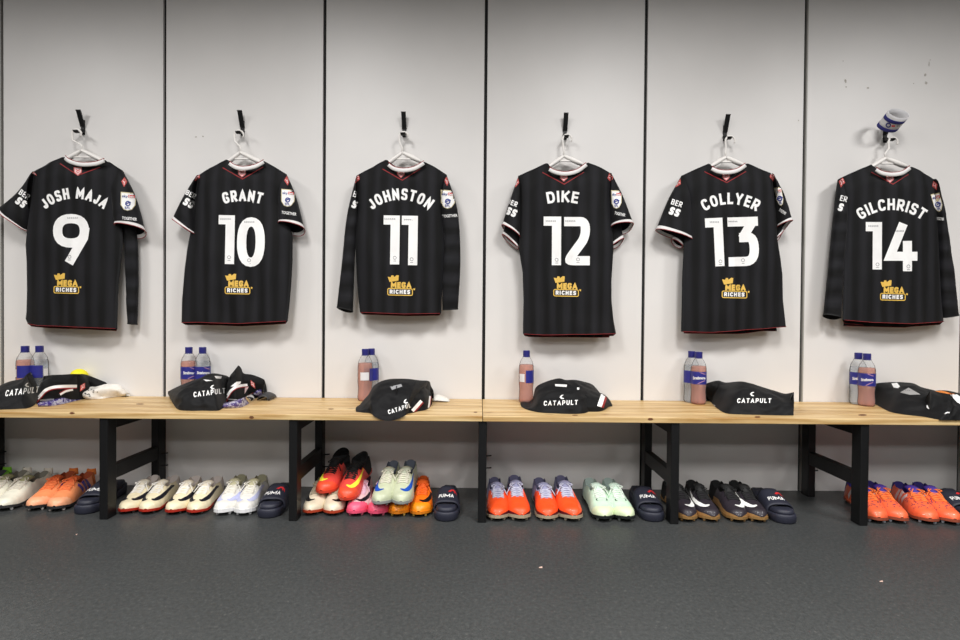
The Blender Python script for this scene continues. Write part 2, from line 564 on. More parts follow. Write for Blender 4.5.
# marks left on the panel where a sign was taken down
M_scuff = mat('scuff', (176, 170, 162), 0.8, var=0.2, vscale=200)
random.seed(4)
q = MB()
def blot(px, py, r, st=1.0):
    c = P(px, py, 0); n = 9
    q.add([(c.x + r*cos(2*pi*k/n)*(0.6+0.5*random.random()), -0.0006, c.z + st*r*sin(2*pi*k/n)*(0.6+0.5*random.random())) for k in range(n)], [tuple(range(n))[::-1]])
for (px, py, r, st) in ((845.5, 81, .006, 1.6), (846, 87, .004, 1), (925, 75, .006, 1.4), (926, 83, .007, 1.3), (929, 64, .003, 4), (930, 60, .0025, 2),
                        (868, 88, .006, .8), (913.5, 83.5, .003, 1), (798.5, 120.5, .003, 1), (843, 61, .003, 1), (196, 137, .005, .8), (203, 136.5, .005, .8)):
    blot(px, py, r, st)
o = q.make('wall_marks', M_scuff); o['kind'] = 'structure'

# ------------------------------------------------------------------ benches
ZS = 0.4222
YF = -0.415
M_wood = wood_mat('pine_slat', (172, 131, 73), (222, 194, 142), (112, 66, 34))
M_frame = mat('black_steel', (17, 17, 18), 0.45, var=0.05, spec=0.35)
def bench(x0, x1, frames, label):
    t = thing('bench', label, 'bench', ((x0+x1)/2, YF/2, 0), 'changing room benches')
    n = 4; gap = 0.0016; dep = -YF - 0.004
    for i in range(n):
        ya, yb = -0.004 - dep*(i+1)/n + gap/2, -0.004 - dep*i/n - gap/2
        q = MB(); q.box(x0, x1, ya, yb, ZS - 0.0215, ZS)
        bevel(q.make('slat', M_wood, t), 0.002, 2)
    for fx in frames:
        fr = bpy.data.objects.new('leg_frame', None); COL.objects.link(fr); fr.parent = t
        for ya, yb in ((YF + .008, YF + .06), (-0.084, -0.032)):
            q = MB(); q.box(fx-.0165, fx+.0165, ya, yb, 0, ZS - .0222)
            bevel(q.make('leg', M_frame, fr), 0.003, 2)
        for za, zb in ((.148, .205), (.352, ZS - .0225)):
            q = MB(); q.box(fx-.0145, fx+.0145, YF + .055, -.07, za, zb)
            bevel(q.make('rail', M_frame, fr), 0.002, 2)
        for zb in (.168, .112):
            q = MB(); q.tube([(fx, -.058, zb), (fx + .038, -.058, zb + .002), (fx+.044, -.058, zb + .003)], .0032)
            q.make('bolt', M_frame, fr)
FX = [0.014 + 0.745*k + (.013 if k > 0 else 0) for k in range(-4, 5)]
XM = G(482.6, 410, ZS).x
bench(-3.02, XM - .0012, FX[:4], 'left pine slat bench on black steel frames, under shirts 9, 10 and 11')
bench(XM + .0012, 3.02, FX[4:], 'right pine slat bench on black steel frames, under shirts 12, 13 and 14')

M_knot = mat('wood_knot', (104, 62, 32), .6, var=.3, vscale=300)
BENCHES = [o for o in COL.objects if o.name.startswith('slat')]
_bv = bvh_of(*BENCHES)
for (px, py, a, b, par) in ((72, 413, 2.8, 1.2, 3), (251.5, 417.4, 2.4, 1.5, 3), (650.5, 419.2, 2.8, 1.3, 7), (757.5, 417, 3, .9, 6), (862.5, 415, 4.5, .9, 6), (475.5, 412.2, 2, .6, 3), (331, 409, 3, .5, 2), (575, 415.2, 3, .5, 7), (140, 404, 4, .5, 1)):
    d = D2(); d.poly([(px + a*cos(2*pi*k/10), py + b*sin(2*pi*k/10)) for k in range(10)], 1.0)
    lay('knot', d, _bv, M_knot, BENCHES[par], .0006)

# ------------------------------------------------------------------ shirts on hangers
M_body = fabric_mat('shirt_cloth', (4, 4, 5), (27, 27, 31), 0.062, 'X')
M_slv = fabric_mat('sleeve_cloth', (4, 4, 5), (30, 30, 34), 0.085, 'Z')
M_white = mat('white_print', (243, 242, 240), 0.6)
M_wcl = mat('white_cloth', (232, 230, 228), 0.8)
M_red = mat('red_piping', (146, 27, 31), 0.7)
M_pink = mat('crest_pink', (214, 120, 118), 0.7)
M_pale = mat('crest_pale', (236, 206, 204), 0.7)
M_gold = mat('gold_print', (228, 186, 84), 0.5)
M_blk = mat('black_print', (20, 20, 20), 0.6)
M_blue = mat('blue_print', (38, 50, 130), 0.6)
M_rbox = mat('red_print', (206, 44, 44), 0.6)
M_cream = mat('badge_border', (214, 200, 160), 0.6)
M_grey = mat('grey_print', (150, 150, 152), 0.6)
M_hang = mat('white_plastic', (238, 234, 229), 0.35)
YS = -0.062           # middle plane of the hanging shirts

def outline(tab):
    """rows (py, px) -> sorted (z, x) on the shirt plane"""
    return sorted((P(px, py, YS).z, P(px, py, YS).x) for py, px in tab)
def row_x(tab, z):
    if z <= tab[0][0]: return tab[0][1]
    for (a, va), (b, vb) in zip(tab, tab[1:]):
        if z <= b: return va + (vb-va)*(z-a)/(b-a)
    return tab[-1][1]

def shirt_body(par, left, right, neck, hem, seed, name='body', back_drop=0.0, thick=0.028, nu=44, nv=64, ysh=0.0, mt=None):
    Ls, Rs = outline(left), outline(right)
    zt = [(P(px, py, YS).x, P(px, py, YS).z) for px, py in neck]
    zb = [(P(px, py, YS).x, P(px, py, YS).z) for px, py in hem]
    def zat(tab, x):
        if x <= tab[0][0]: return tab[0][1]
        for (a, va), (b, vb) in zip(tab, tab[1:]):
            if x <= b: return va + (vb-va)*(x-a)/(b-a)
        return tab[-1][1]
    V, Fc = [], []
    def front(u, v, side):
        xl0, xr0 = Ls[0][1], Rs[0][1]
        xt = Ls[-1][1] + (Rs[-1][1]-Ls[-1][1])*u
        xb = xl0 + (xr0-xl0)*u
        z0 = zat(zb, xb) - (back_drop if side > 0 else 0)*(1 if 0.02 < u < 0.98 else 0)
        z1 = zat(zt, xt)
        z = z0 + (z1-z0)*v
        x = row_x(Ls, z)*(1-u) + row_x(Rs, z)*u
        e = abs(2*u-1)
        prof = max(0.0, 1 - e**3.2)**0.5
        T = thick*(0.82 + 0.25*(1-v))*prof*min(1.0, 0.30 + (1-v)*7)
        f = 0.014*nz(x*9+seed*7, z*1.3, seed) + 0.008*nz(x*22+seed*3, z*3.5+x*4, seed+5) + 0.004*nz(x*11, z*9, seed+2)
        f += 0.006*sin((x - xl0)*46 + z*3 + seed)*(1-v)**1.5
        y = YS + ysh + (T + f*prof)*(-1 if side < 0 else 0.85)
        y = min(y, -0.012)
        return (x, y, z)
    n = nu+1
    for side in (-1, 1):
        for j in range(nv+1):
            for i in range(nu+1):
                V.append(front(i/nu, j/nv, side))
    B = n*(nv+1)
    for j in range(nv):
        for i in range(nu):
            Fc.append((j*n+i, j*n+i+1, (j+1)*n+i+1, (j+1)*n+i))
            Fc.append((B+j*n+i, B+(j+1)*n+i, B+(j+1)*n+i+1, B+j*n+i+1))
    for j in range(nv):
        for i in (0, nu):
            Fc.append((j*n+i, (j+1)*n+i, B+(j+1)*n+i, B+j*n+i))
    for i in range(nu):
        Fc.append((nv*n+i, nv*n+i+1, B+nv*n+i+1, B+nv*n+i))
    o = mk(name, V, Fc, mt or M_body, par)
    # red piping along the two hems
    for side in (-1, 1):
        pts = [front(0.01 + 0.98*i/40, 0.0, side) for i in range(41)]
        q = MB(); q.tube([(p[0], p[1] - (0.001 if side < 0 else 0), p[2]) for p in pts], 0.0010, 5)
        q.make('hem_piping', M_red, par, True)
    return o

def sleeve(par, Lp, Rp, T0, T1, seed, cuff=True, tilt=0.0, ysh=0.0, bands=True, name='sleeve', n=22, nv=34, cuffw=0.085):
    """flattened cloth tube between two outer edges given as photo points on the shirt plane"""
    Lw = [tuple(P(x, y, YS)) for x, y in Lp]; Rw = [tuple(P(x, y, YS)) for x, y in Rp]
    def ring(v, grow=0.0, sh=0.0):
        a = Vector(poly_at(Lw, v)); b = Vector(poly_at(Rw, v))
        a.y = b.y = YS + ysh
        ax = (Vector(poly_at(Lw, 1)) + Vector(poly_at(Rw, 1)) - Vector(poly_at(Lw, .6)) - Vector(poly_at(Rw, .6))); ax.y = 0
        ax.normalize()
        mid = (a+b)/2; h = (b-a)/2
        T = (T0 + (T1-T0)*smooth01(0, .7, v)) + grow
        out = []
        for k in range(n):
            t = 2*pi*k/n
            c, s_ = cos(t), sin(t)
            px = mid + h*(1 + grow/max(h.length, .01))*c
            fo = 0.006*nz(px.x*16+seed, px.z*10, seed) + 0.004*nz(px.x*30, px.z*30+seed, 3.3)
            y = -T*(abs(s_)**0.7)*(1 if s_ > 0 else -0.8) - fo*abs(s_)
            q = Vector((px.x, mid.y + y, px.z))
            q -= ax*tilt*.30*max(s_, 0)**0.8*smooth01(.55, 1, v)
            q += ax*tilt*.95*max(-s_, 0)**1.2*smooth01(.55, 1, v)
            out.append(q)
        return out
    def tube(v0, v1, m, nm, mt, p, grow=0.0):
        V, Fc = [], []
        for j in range(m+1):
            V += ring(v0 + (v1-v0)*j/m, grow)
        for j in range(m):
            for k in range(n):
                k2 = (k+1) % n
                Fc.append((j*n+k, j*n+k2, (j+1)*n+k2, (j+1)*n+k))
        return mk(nm, V, Fc, mt, p)
    if not cuff:
        o = tube(0, 1, nv, name, M_slv if bands else M_body, par)
        q = tube(0.985, 1.0, 1, 'cuff', M_blk, o, 0.001)
        return o
    o = tube(0, 1-cuffw, nv, name, M_body, par)
    tube(1-cuffw, 1, 5, 'cuff', M_wcl, o, 0.0005)
    e = ring(1.0, 0.001)
    q = MB(); q.tube(e + [e[0]], 0.0017, 5, False)
    q.make('cuff_piping', M_red, o, True)
    return o

def band(par, pts, th, mt, name, depth=0.006, ysh=-0.004, bv=None):
    """cloth band along photo points, wrapping in depth"""
    d = D2(); d.line([poly_at(pts, i/24) for i in range(25)], th, step=1.5)
    V = []
    for (x, y) in d.v:
        V.append(P(x, y, YS + ysh))
    n = len(V)
    F0 = list(d.f)
    return mk(name, V, F0, mt, par)

def hanger_and_hook(neckx, apex, hookpt, barY, armL, armR, num, base, tip, lean=0.0):
    # black coat hook screwed to the panel
    b = P(base[0], base[1] + 4.2, 0); z0 = b.z
    h = thing('coat_hook', 'black metal coat hook fixed on the wall above the shirt numbered %d' % num, 'hook', (b.x, 0, z0), 'coat hooks on the wall')
    zt = P(tip[0], tip[1], -0.05).z
    zm = z0 + 0.55*(zt-z0)
    q = MB(); q.box(b.x-.0085, b.x+.0085, -.005, 0.0, z0+.002, zm+.012)
    bevel(q.make('back_plate', M_frame, h), .0012)
    def strip(pts, wd, th, nm):
        V, Fc = [], []
        pts = [Vector(p) for p in pts]
        for i, p in enumerate(pts):
            t = (pts[min(i+1, len(pts)-1)] - pts[max(i-1, 0)]).normalized()
            nn = Vector((0, t.z, -t.y))
            for sx, sn in ((-1,-1),(1,-1),(1,1),(-1,1)):
                V.append(p + Vector((wd/2*sx, 0, 0)) + nn*th/2*sn)
        m_ = len(pts)
        for i in range(m_-1):
            for k in range(4):
                Fc.append((i*4+k, i*4+(k+1) % 4, (i+1)*4+(k+1) % 4, (i+1)*4+k))
        Fc += [(0,1,2,3), tuple((m_-1)*4+k for k in (3,2,1,0))]
        bevel(mk(nm, V, Fc, M_frame, h, False), .001)
    strip([(b.x, -.004, zm-.02), (b.x, -.012, zm), (b.x, -.018, zm+.014), (b.x, -.03, zt-.004), (b.x, -.034, zt)], .021, .006, 'upper_arm')
    strip([(b.x, -.004, z0+.022), (b.x, -.018, z0+.006), (b.x, -.036, z0), (b.x, -.046, z0+.001), (b.x, -.051, z0+.007)], .021, .006, 'lower_arm')
    hz = z0 + .004
    # hanger, hooked over the lower arm
    Y = -0.046
    a = P(apex[0], apex[1], Y)
    t = thing('clothes_hanger', 'white plastic clothes hanger carrying the shirt numbered %d' % num, 'hanger', (a.x, Y, a.z), 'white clothes hangers')
    r = 0.021
    cx, cz = b.x + .004, hz + .006 - r
    pts = []
    for k in range(15):
        an = radians(-28 + 210*k/14)
        pts.append((cx + r*cos(an), Y, cz + r*sin(an)*1.05))
    pts += [(cx - r*.98, Y, cz - .012), (cx - r*.9, Y, cz - .028), (a.x - .002, Y, (cz - .028 + a.z)/2 - .002), (a.x, Y, a.z - .004)]
    q = MB(); q.tube(pts, [.003]*3 + [.0044]*(len(pts)-3), 8)
    q.make('hook', M_hang, t, True)
    L = P(armL[0], armL[1], Y); R = P(armR[0], armR[1], Y)
    def arm(p0, p1, ext):
        d = (p1-p0); e = p0 + d*ext
        V, Fc = [], []
        for i in range(9):
            f = i/8; c = p0 + (e-p0)*f
            hh = .0075 + .005*sin(pi*f); tt = .008 + .008*f
            for k in range(8):
                an = 2*pi*k/8
                V.append((c.x, c.y + tt*cos(an), c.z - .004 + hh*sin(an)))
        for i in range(8):
            for k in range(8):
                Fc.append((i*8+k, i*8+(k+1) % 8, (i+1)*8+(k+1) % 8, (i+1)*8+k))
        Fc += [tuple(range(8)), tuple(64+k for k in range(8))]
        return mk('arm', V, Fc, M_hang, t)
    arm(a, L, 1.0); arm(a, R, 1.0)
    zl = P(apex[0], barY, Y).z
    q = MB(); q.tube([(L.x + .01, Y+.004, L.z - .004), (L.x + .035, Y, zl), (R.x - .035, Y, zl), (R.x - .01, Y+.004, R.z - .004)], .0042, 8)
    q.make('bar', M_hang, t, True)

def mega_logo(par, x, y, bv, k=1.0):
    W_ = 25.5*k
    c = D2()
    c.poly([(x+.5, y+.8), (x+2.8, y+3.4), (x+4.2, y-.6), (x+6.2, y-.6), (x+7.6, y+2.6), (x+9.6, y-.9), (x+11.6, y-.6), (x+11.2, y+4.6), (x+2.4, y+6)])
    c.text('MEGA', x+3.6, y+11.8, 6.0, 1.75, ang=0.02, gap=.08, width=20.5, step=1.5)
    c.line(rnd([(x+.6, y+12.4), (x+25.2, y+12.9), (x+25.2, y+19.4), (x+.6, y+18.9)], 1.6, True), 0.9, True)
    c.poly([(x+26.3, y+12.2), (x+28, y+12.6), (x+27.6, y+14.3), (x+26.2, y+13.8)])
    lay('sponsor_logo', c, bv, M_gold, par)
    c = D2(); c.text('RICHES', x+2.4, y+17.7, 4.2, 1.15, ang=0.02, width=20.5, step=1.5)
    lay('sponsor_lettering', c, bv, M_white, par, .0018)

def crest(par, x, y, bv):
    s = D2(); s.poly([(x-3.6, y-3.4), (x+3.6, y-3.4), (x+3.4, y+1.2), (x, y+4.2), (x-3.4, y+1.2)])
    lay('crest', s, bv, M_pale, par, .0028)
    s = D2()
    s.line([(x-3.6, y-3.4), (x+3.6, y-3.4), (x+3.4, y+1.2), (x, y+4.2), (x-3.4, y+1.2)], .9, True)
    s.line([(x-2, y-1.6), (x+2, y+.2)], 1.1); s.line([(x+2.2, y-1.8), (x-1.8, y+.8)], .9); s.line([(x-1.2, y+1.7), (x+1.4, y+1.7)], .9)
    lay('crest_figure', s, bv, M_pink, par, .0036)

def diamond(par, x, y, bv, ang=0.0, sx=1.0):
    ca, sa = cos(ang), sin(ang)
    def q(px, py): px *= sx; return (x + px*ca - py*sa, y + px*sa + py*ca)
    s = D2(); s.poly([q(0, -5), q(3, -.5), q(0, 5), q(-3, -.5)])
    lay('kit_emblem', s, bv, mat('emblem_red', (196, 84, 80), .7), par)
    s = D2(); s.line([q(-1.6, -1.4), q(0, .6), q(1.6, -1.4)], .8); s.line([q(0, .6), q(0, 2.6)], .8); s.line([q(-.9,-2.6), q(.9,-2.6)], .7)
    lay('emblem_figure', s, bv, M_pale, par, .0019)

def sleeve_badge(par, x, y, bv, w_=15.5, h=18.5, ang=0.06, cut=0.0):
    ca, sa = cos(ang), sin(ang)
    def q(u, v): return (x + u*w_/2*ca - v*h/2*sa, y + u*w_/2*sa + v*h/2*ca)
    sh = [q(-1,-1), q(1,-.95), q(.98, .35), q(.55,.85), q(0,1), q(-.5,.88), q(-.92,.4)]
    s = D2(); s.poly(sh); lay('sleeve_badge', s, bv, M_cream, par, .0012)
    c = ((sum(a for a, b in sh)/7), sum(b for a, b in sh)/7)
    s = D2(); s.poly([(c[0]+(a-c[0])*.9, c[1]+(b-c[1])*.92) for a, b in sh]); lay('badge_field', s, bv, M_white, par, .0024)
    s = D2(); s.grid([q(.0,-.72), q(.84,-.70), q(.84,-.40), q(.0,-.42)], 4, 2); lay('badge_box', s, bv, M_rbox, par, .0036)
    s = D2(); a = q(.42,-.56); s.plain('bet', a[0], a[1], 2.6*h/18.5, w_*.32, ang); lay('badge_bet', s, bv, M_white, par, .0046)
    s = D2(); a = q(-.42,-.52); s.plain('sky', a[0], a[1], 3.3*h/18.5, w_*.38, ang)
    r = h*.115; a = q(0,.22)
    s.line([(a[0]+r*cos(2*pi*k/14), a[1]+r*sin(2*pi*k/14)) for k in range(14)], r*.55, True)
    s.line([(a[0]-r*1.3, a[1]+r*.4), (a[0], a[1]-r*.2), (a[0]+r*1.4, a[1]-r*.6)], r*.5)
    a = q(0,.68); s.plain('EFL', a[0], a[1], 2.4*h/18.5, w_*.36, ang)
    lay('badge_marks', s, bv, M_blue, par, .0036)

def number(par, boxes, bv):
    s = D2()
    for ch, x0, x1, y0, y1, ang in boxes:
        h = y1-y0
        s.glyph(ch, x0, y1, x1-x0, h, 9.2 if ch != '4' else 9.0, ang, 3.0)
    return lay('printed_number', s, bv, M_white, par)
def number_marks(par, spots, bv):
    s = D2()
    for x, y, w_, ang, kind in spots:
        if kind == 't':
            s.line([(x-w_/2, y), (x+w_/2, y)], .5)
            for k in range(6): s.line([(x-w_/2+w_*k/5.5, y-.9), (x-w_/2+w_*k/5.5+.3, y+.9)], .45)
        else:
            s.line([(x+1.6*cos(a*pi/4), y-1.2+1.6*sin(a*pi/4)) for a in range(8)], .55, True)
            s.line([(x-1.5, y+2), (x+1.5, y+2)], .6)
    lay('number_mark', s, bv, M_grey, par, .0019)

SH = [
 dict(n=9, name='JOSH MAJA', arc=(74.5, 186.5, 44, 12.2, 63),
      left=[(171.5,34),(200,31),(228,27),(245,25.6),(262,26.6),(290,27),(312,26.4),(319,25.6),(324,28)],
      right=[(172,124),(205,120),(240,123),(258,121.5),(280,119),(300,118),(328,117.4)],
      neck=[(34,171.5),(48,164.5),(64,157),(67,158.5),(72,161),(84,163.3),(96,162.3),(104.5,159.6),(113,165.5),(124,172)],
      hem=[(27,323.5),(45,325.5),(75,326.5),(117.5,328.5)], drop=.012,
      sl=('short', [(35,171.5),(18,194),(-1.5,210)], [(31,210),(29,222),(27,231)], 'short', [(113,197),(114.5,211),(116.5,226)], [(122.5,171),(134.5,196),(144,230)], .046),
      collar=[(65.5,157.8),(69,161),(77,163.8),(85,164.6),(96,163.6),(104.2,160.6)], vee=[(60,163.5),(77.8,175.3),(100,167.2)], crest=(77.8,171),
      num=[('9',53,89,214,264,0)], marks=[(73,218,11,0,'t'),(69.5,258,0,0,'e')], mega=(53.4,274),
      ber=(22.8,194,.6,5.6,'BER', 18.5,201.5,'SS'), badge=(128,201.5,15.6,18.5,.06), tog=(129.5,218.6,.10,15), dia=((33.2,172.6,-.9,.45),(124.3,182,.05,1)),
      apex=(82,149.5), hook=(84,130), bar=157.3, aL=(62,161.5), aR=(106,161.5), base=(83.5,131), tip=(80,108.5)),
 dict(n=10, name='GRANT', arc=(242.5, 188.8, 58, 12.4, 37.5),
      left=[(175.5,198),(205,194),(232,190.5),(250,187),(270,184.5),(300,182),(322.5,181.5)],
      right=[(174.5,287),(205,282),(235,292.7),(262,292.6),(285,291.3),(305,289.5),(322,287.5)],
      neck=[(198,175.5),(212,168),(227,159.3),(230,161.5),(236,165.6),(244,167),(255,165.2),(264,161),(274,166.5),(287,174.5)],
      hem=[(181,322.5),(200,322.2),(240,323.6),(288,321)], drop=.012,
      sl=('short', [(198.5,175),(186.5,194),(173.5,219.5)], [(193,206),(194.5,220),(195.2,234)], 'short', [(279,200),(279,211),(279.5,224)], [(286.5,174),(295.5,196),(304,228.5)], .042),
      collar=[(229.5,163.2),(235,167),(243.5,168.6),(255,166.4),(263.6,161.8)], vee=[(222.6,167.6),(242.5,179),(263,167)], crest=(242,172.6),
      num=[('1',217.2,234,215,264,.02),('0',236.5,264.3,217,266.5,.02)], marks=[(225.5,219,11,0,'t'),(249.5,222,10,0,'t'),(229,258.5,0,0,'e'),(249,261.5,0,0,'e')], mega=(224.6,274.6),
      ber=(189.6,194,.5,5.2,'BER', 186.6,202.4,'SS'), badge=(287.8,198,14,17.6,.06), tog=(289,213.2,.14,15), dia=((197,176.6,.45,1),(287.2,180.6,-.1,1)),
      apex=(240.5,151.5), hook=(243,131), bar=159, aL=(225,164), aR=(266,164.5), base=(242.7,132), tip=(242,109)),
 dict(n=11, name='JOHNSTON', arc=(400.5, 187.3, 43, 12.6, 60.5),
      left=[(175.5,357),(205,356.5),(240,355),(275,356.5),(300,358.5),(312.5,360)],
      right=[(175,447),(210,443),(250,445),(280,443),(300,441.5),(314,441)],
      neck=[(357,175.5),(371,168.5),(387,160),(390,163),(396,167),(404,168.8),(414,167),(424,161.8),(434,167),(447,175)],
      hem=[(360,312.3),(380,313),(405,314),(441,313.4)], drop=.009,
      sl=('long', [(357,175.5),(347.5,215),(342.5,260),(337,308)], [(358,215),(355.5,240),(354,280),(353,311.5)], 'long', [(441,200),(444.5,240),(442.5,280),(442.5,310.5)], [(446.5,174.5),(457.5,210),(460.5,258),(458,309.5)], 0),
      collar=[(388.6,164.6),(394,168.6),(403,170.4),(414,168.6),(423.8,163)], vee=[(382.6,169),(402.3,180.2),(420.8,168.4)], crest=(401,173),
      num=[('1',382.4,399.2,215.3,264.4,.015),('1',400.6,417.2,215.6,265.2,.015)], marks=[(390,219,11,0,'t'),(409.6,219.6,11,0,'t'),(394.8,259,0,0,'e'),(411.6,260.4,0,0,'e')], mega=(387.2,276),
      ber=(354.2,194,.3,6,'B', 353,204,'S'), badge=(447.8,199.3,14.8,18.8,.03), tog=(449.8,215.8,-.06,15.5), dia=((357,178.8,.35,.9),(447,181,0,1)),
      apex=(402.5,151.8), hook=(404.5,132.5), bar=159.2, aL=(386,164.5), aR=(421,161), base=(404.3,133.5), tip=(404,110.5)),
 dict(n=12, name='DIKE', arc=(562.6, 189.6, 66, 12.6, 30),
      left=[(176,518),(205,519),(250,519),(272,522.5),(300,523.5),(325,523),(334,523)],
      right=[(173.5,611),(210,611.5),(250,613.5),(280,611.5),(300,611.5),(320,613.5),(333.5,616)],
      neck=[(518,176),(532,170),(547,163.2),(550,167),(556,170.6),(566,172),(577,169.6),(587.5,162.6),(598,167),(611,173.5)],
      hem=[(523,333.8),(545,334.8),(585,334),(616,333.6)], drop=.011,
      sl=('short', [(518.5,175.5),(510,200),(502,225)], [(519.5,205),(520,220),(519.5,236.5)], 'short', [(609.5,198),(610,210),(611,227)], [(610.5,173),(622,196),(633,225)], .036),
      collar=[(549.3,169.2),(556,172.4),(566,173.8),(577,171.2),(586.3,164.6)], vee=[(542.4,172.4),(564.3,184.2),(584,172)], crest=(563.8,176.8),
      num=[('1',542.8,561,216.5,265.3,.005),('2',564,590,217,265.3,0)], marks=[(551,221,10,0,'t'),(570.5,221,10,0,'t'),(556.6,261,0,0,'e'),(578,260.6,0,0,'e')], mega=(553.2,277),
      ber=(511.4,202.6,.38,5.2,'BER', 509.6,211.6,'SS'), badge=(616.4,199.5,10.5,18.5,.0), tog=(620,214,.22,11), dia=((516.6,182.6,.25,.85),(610.4,178,-.2,1)),
      apex=(564,155.3), hook=(565.5,133), bar=161, aL=(547,167.5), aR=(583,164), base=(564.8,136), tip=(565.8,111.5)),
 dict(n=13, name='COLLYER', arc=(730.5, 191.6, 48, 12.6, 54),
      left=[(176,681),(205,687),(240,684),(258,683),(280,682),(310,681.5),(331.5,681)],
      right=[(174,772),(205,775),(240,777.5),(258,780.5),(275,782.5),(300,783),(327,786)],
      neck=[(681,176),(694,170),(709,163.6),(712,167),(718,169.8),(727,170.6),(737,168.8),(746.5,163.4),(757,168),(772,174)],
      hem=[(681,331.5),(710,332.2),(745,329.6),(786,326.6)], drop=.002,
      sl=('short', [(681.5,175.5),(668,200),(656,229.5)], [(689.5,205),(691.5,222),(692,240)], 'short', [(774.6,198),(776.5,210),(778,226)], [(771.5,173.5),(781.5,195),(790,222.5)], .03),
      collar=[(711.8,168.4),(718,171.4),(727,172.4),(737,170.6),(745.4,165.2)], vee=[(704.4,171.6),(726.8,182.6),(746,171.4)], crest=(726.2,176),
      num=[('1',706.4,724.6,218.4,267,-.045),('3',728.6,759.4,217.5,266.5,-.03)], marks=[(714.5,222,9,0,'t'),(733,221.5,9,0,'t'),(720.5,262.6,0,0,'e'),(743,261.4,0,0,'e')], mega=(721.6,278.6),
      ber=(676,203,.32,5.6,'BER', 673,211.5,'SS'), badge=(779.3,196.5,7,19,-.2), tog=(782.6,211.6,.6,8), dia=((678,183,.5,1),(772.4,176.8,-.2,.9)),
      apex=(725.8,156.5), hook=(726,135), bar=162, aL=(708,167), aR=(743,164.5), base=(724.6,137.5), tip=(727.3,113)),
 dict(n=14, name='GILCHRIST', arc=(891.5, 197.5, 50, 12.6, 65),
      left=[(179.5,838),(215,845),(250,843.5),(285,843.5),(310,842.5),(320.5,842.5)],
      right=[(179.5,934),(210,937),(250,939),(290,941),(321.5,943.5)],
      neck=[(838,179.5),(855,171.5),(871,164.6),(875,168.6),(882,172),(892,173),(902,171.4),(910.5,167),(921,172),(934,179.5)],
      hem=[(843,320),(870,322.4),(905,323.6),(943.5,321.6)], drop=.014,
      sl=('long', [(838.5,179),(834,215),(829.5,260),(824,315)], [(846,215),(843.5,250),(841.5,285),(840,318.5)], 'long', [(936,202),(938.5,240),(940,290),(942,318)], [(933.5,179),(943,215),(951,262),(957,315.5)], 0),
      collar=[(876.2,169.4),(882,173),(892,174.6),(902,173),(909.8,167.8)], vee=[(871.2,172),(893,184.2),(908.6,174.2)], crest=(890,178.2),
      num=[('1',865,881.8,222,269.6,.005),('4',885,917.6,223,271.4,.0)], marks=[(873.5,226,10,0,'t'),(900,231,8,0,'t'),(877.5,265.6,0,0,'e'),(908.5,267.6,0,0,'e')], mega=(880,281),
      ber=(843,198.5,.25,5.6,'ER', 839.5,207,'S'), badge=(937.3,202.5,9,19,-.25), tog=(940.4,218.8,.1,7), dia=((841.8,182.4,.2,1.1),(935,185.6,-.35,.9)),
      apex=(885.5,157.5), hook=(884.5,137), bar=163.5, aL=(867,168.5), aR=(906,166), base=(884.5,139), tip=(886,116)),
]
SDESC = {9: 'black short sleeved football shirt with the white number 9, leftmost on the wall',
         10: 'black short sleeved football shirt with the white number 10 on its back',
         11: 'black long sleeved football shirt with the white number 11 on its back',
         12: 'black short sleeved football shirt with the white number 12 on its back',
         13: 'black short sleeved football shirt with the white number 13 on its back',
         14: 'black long sleeved football shirt with the white number 14, rightmost on the wall'}
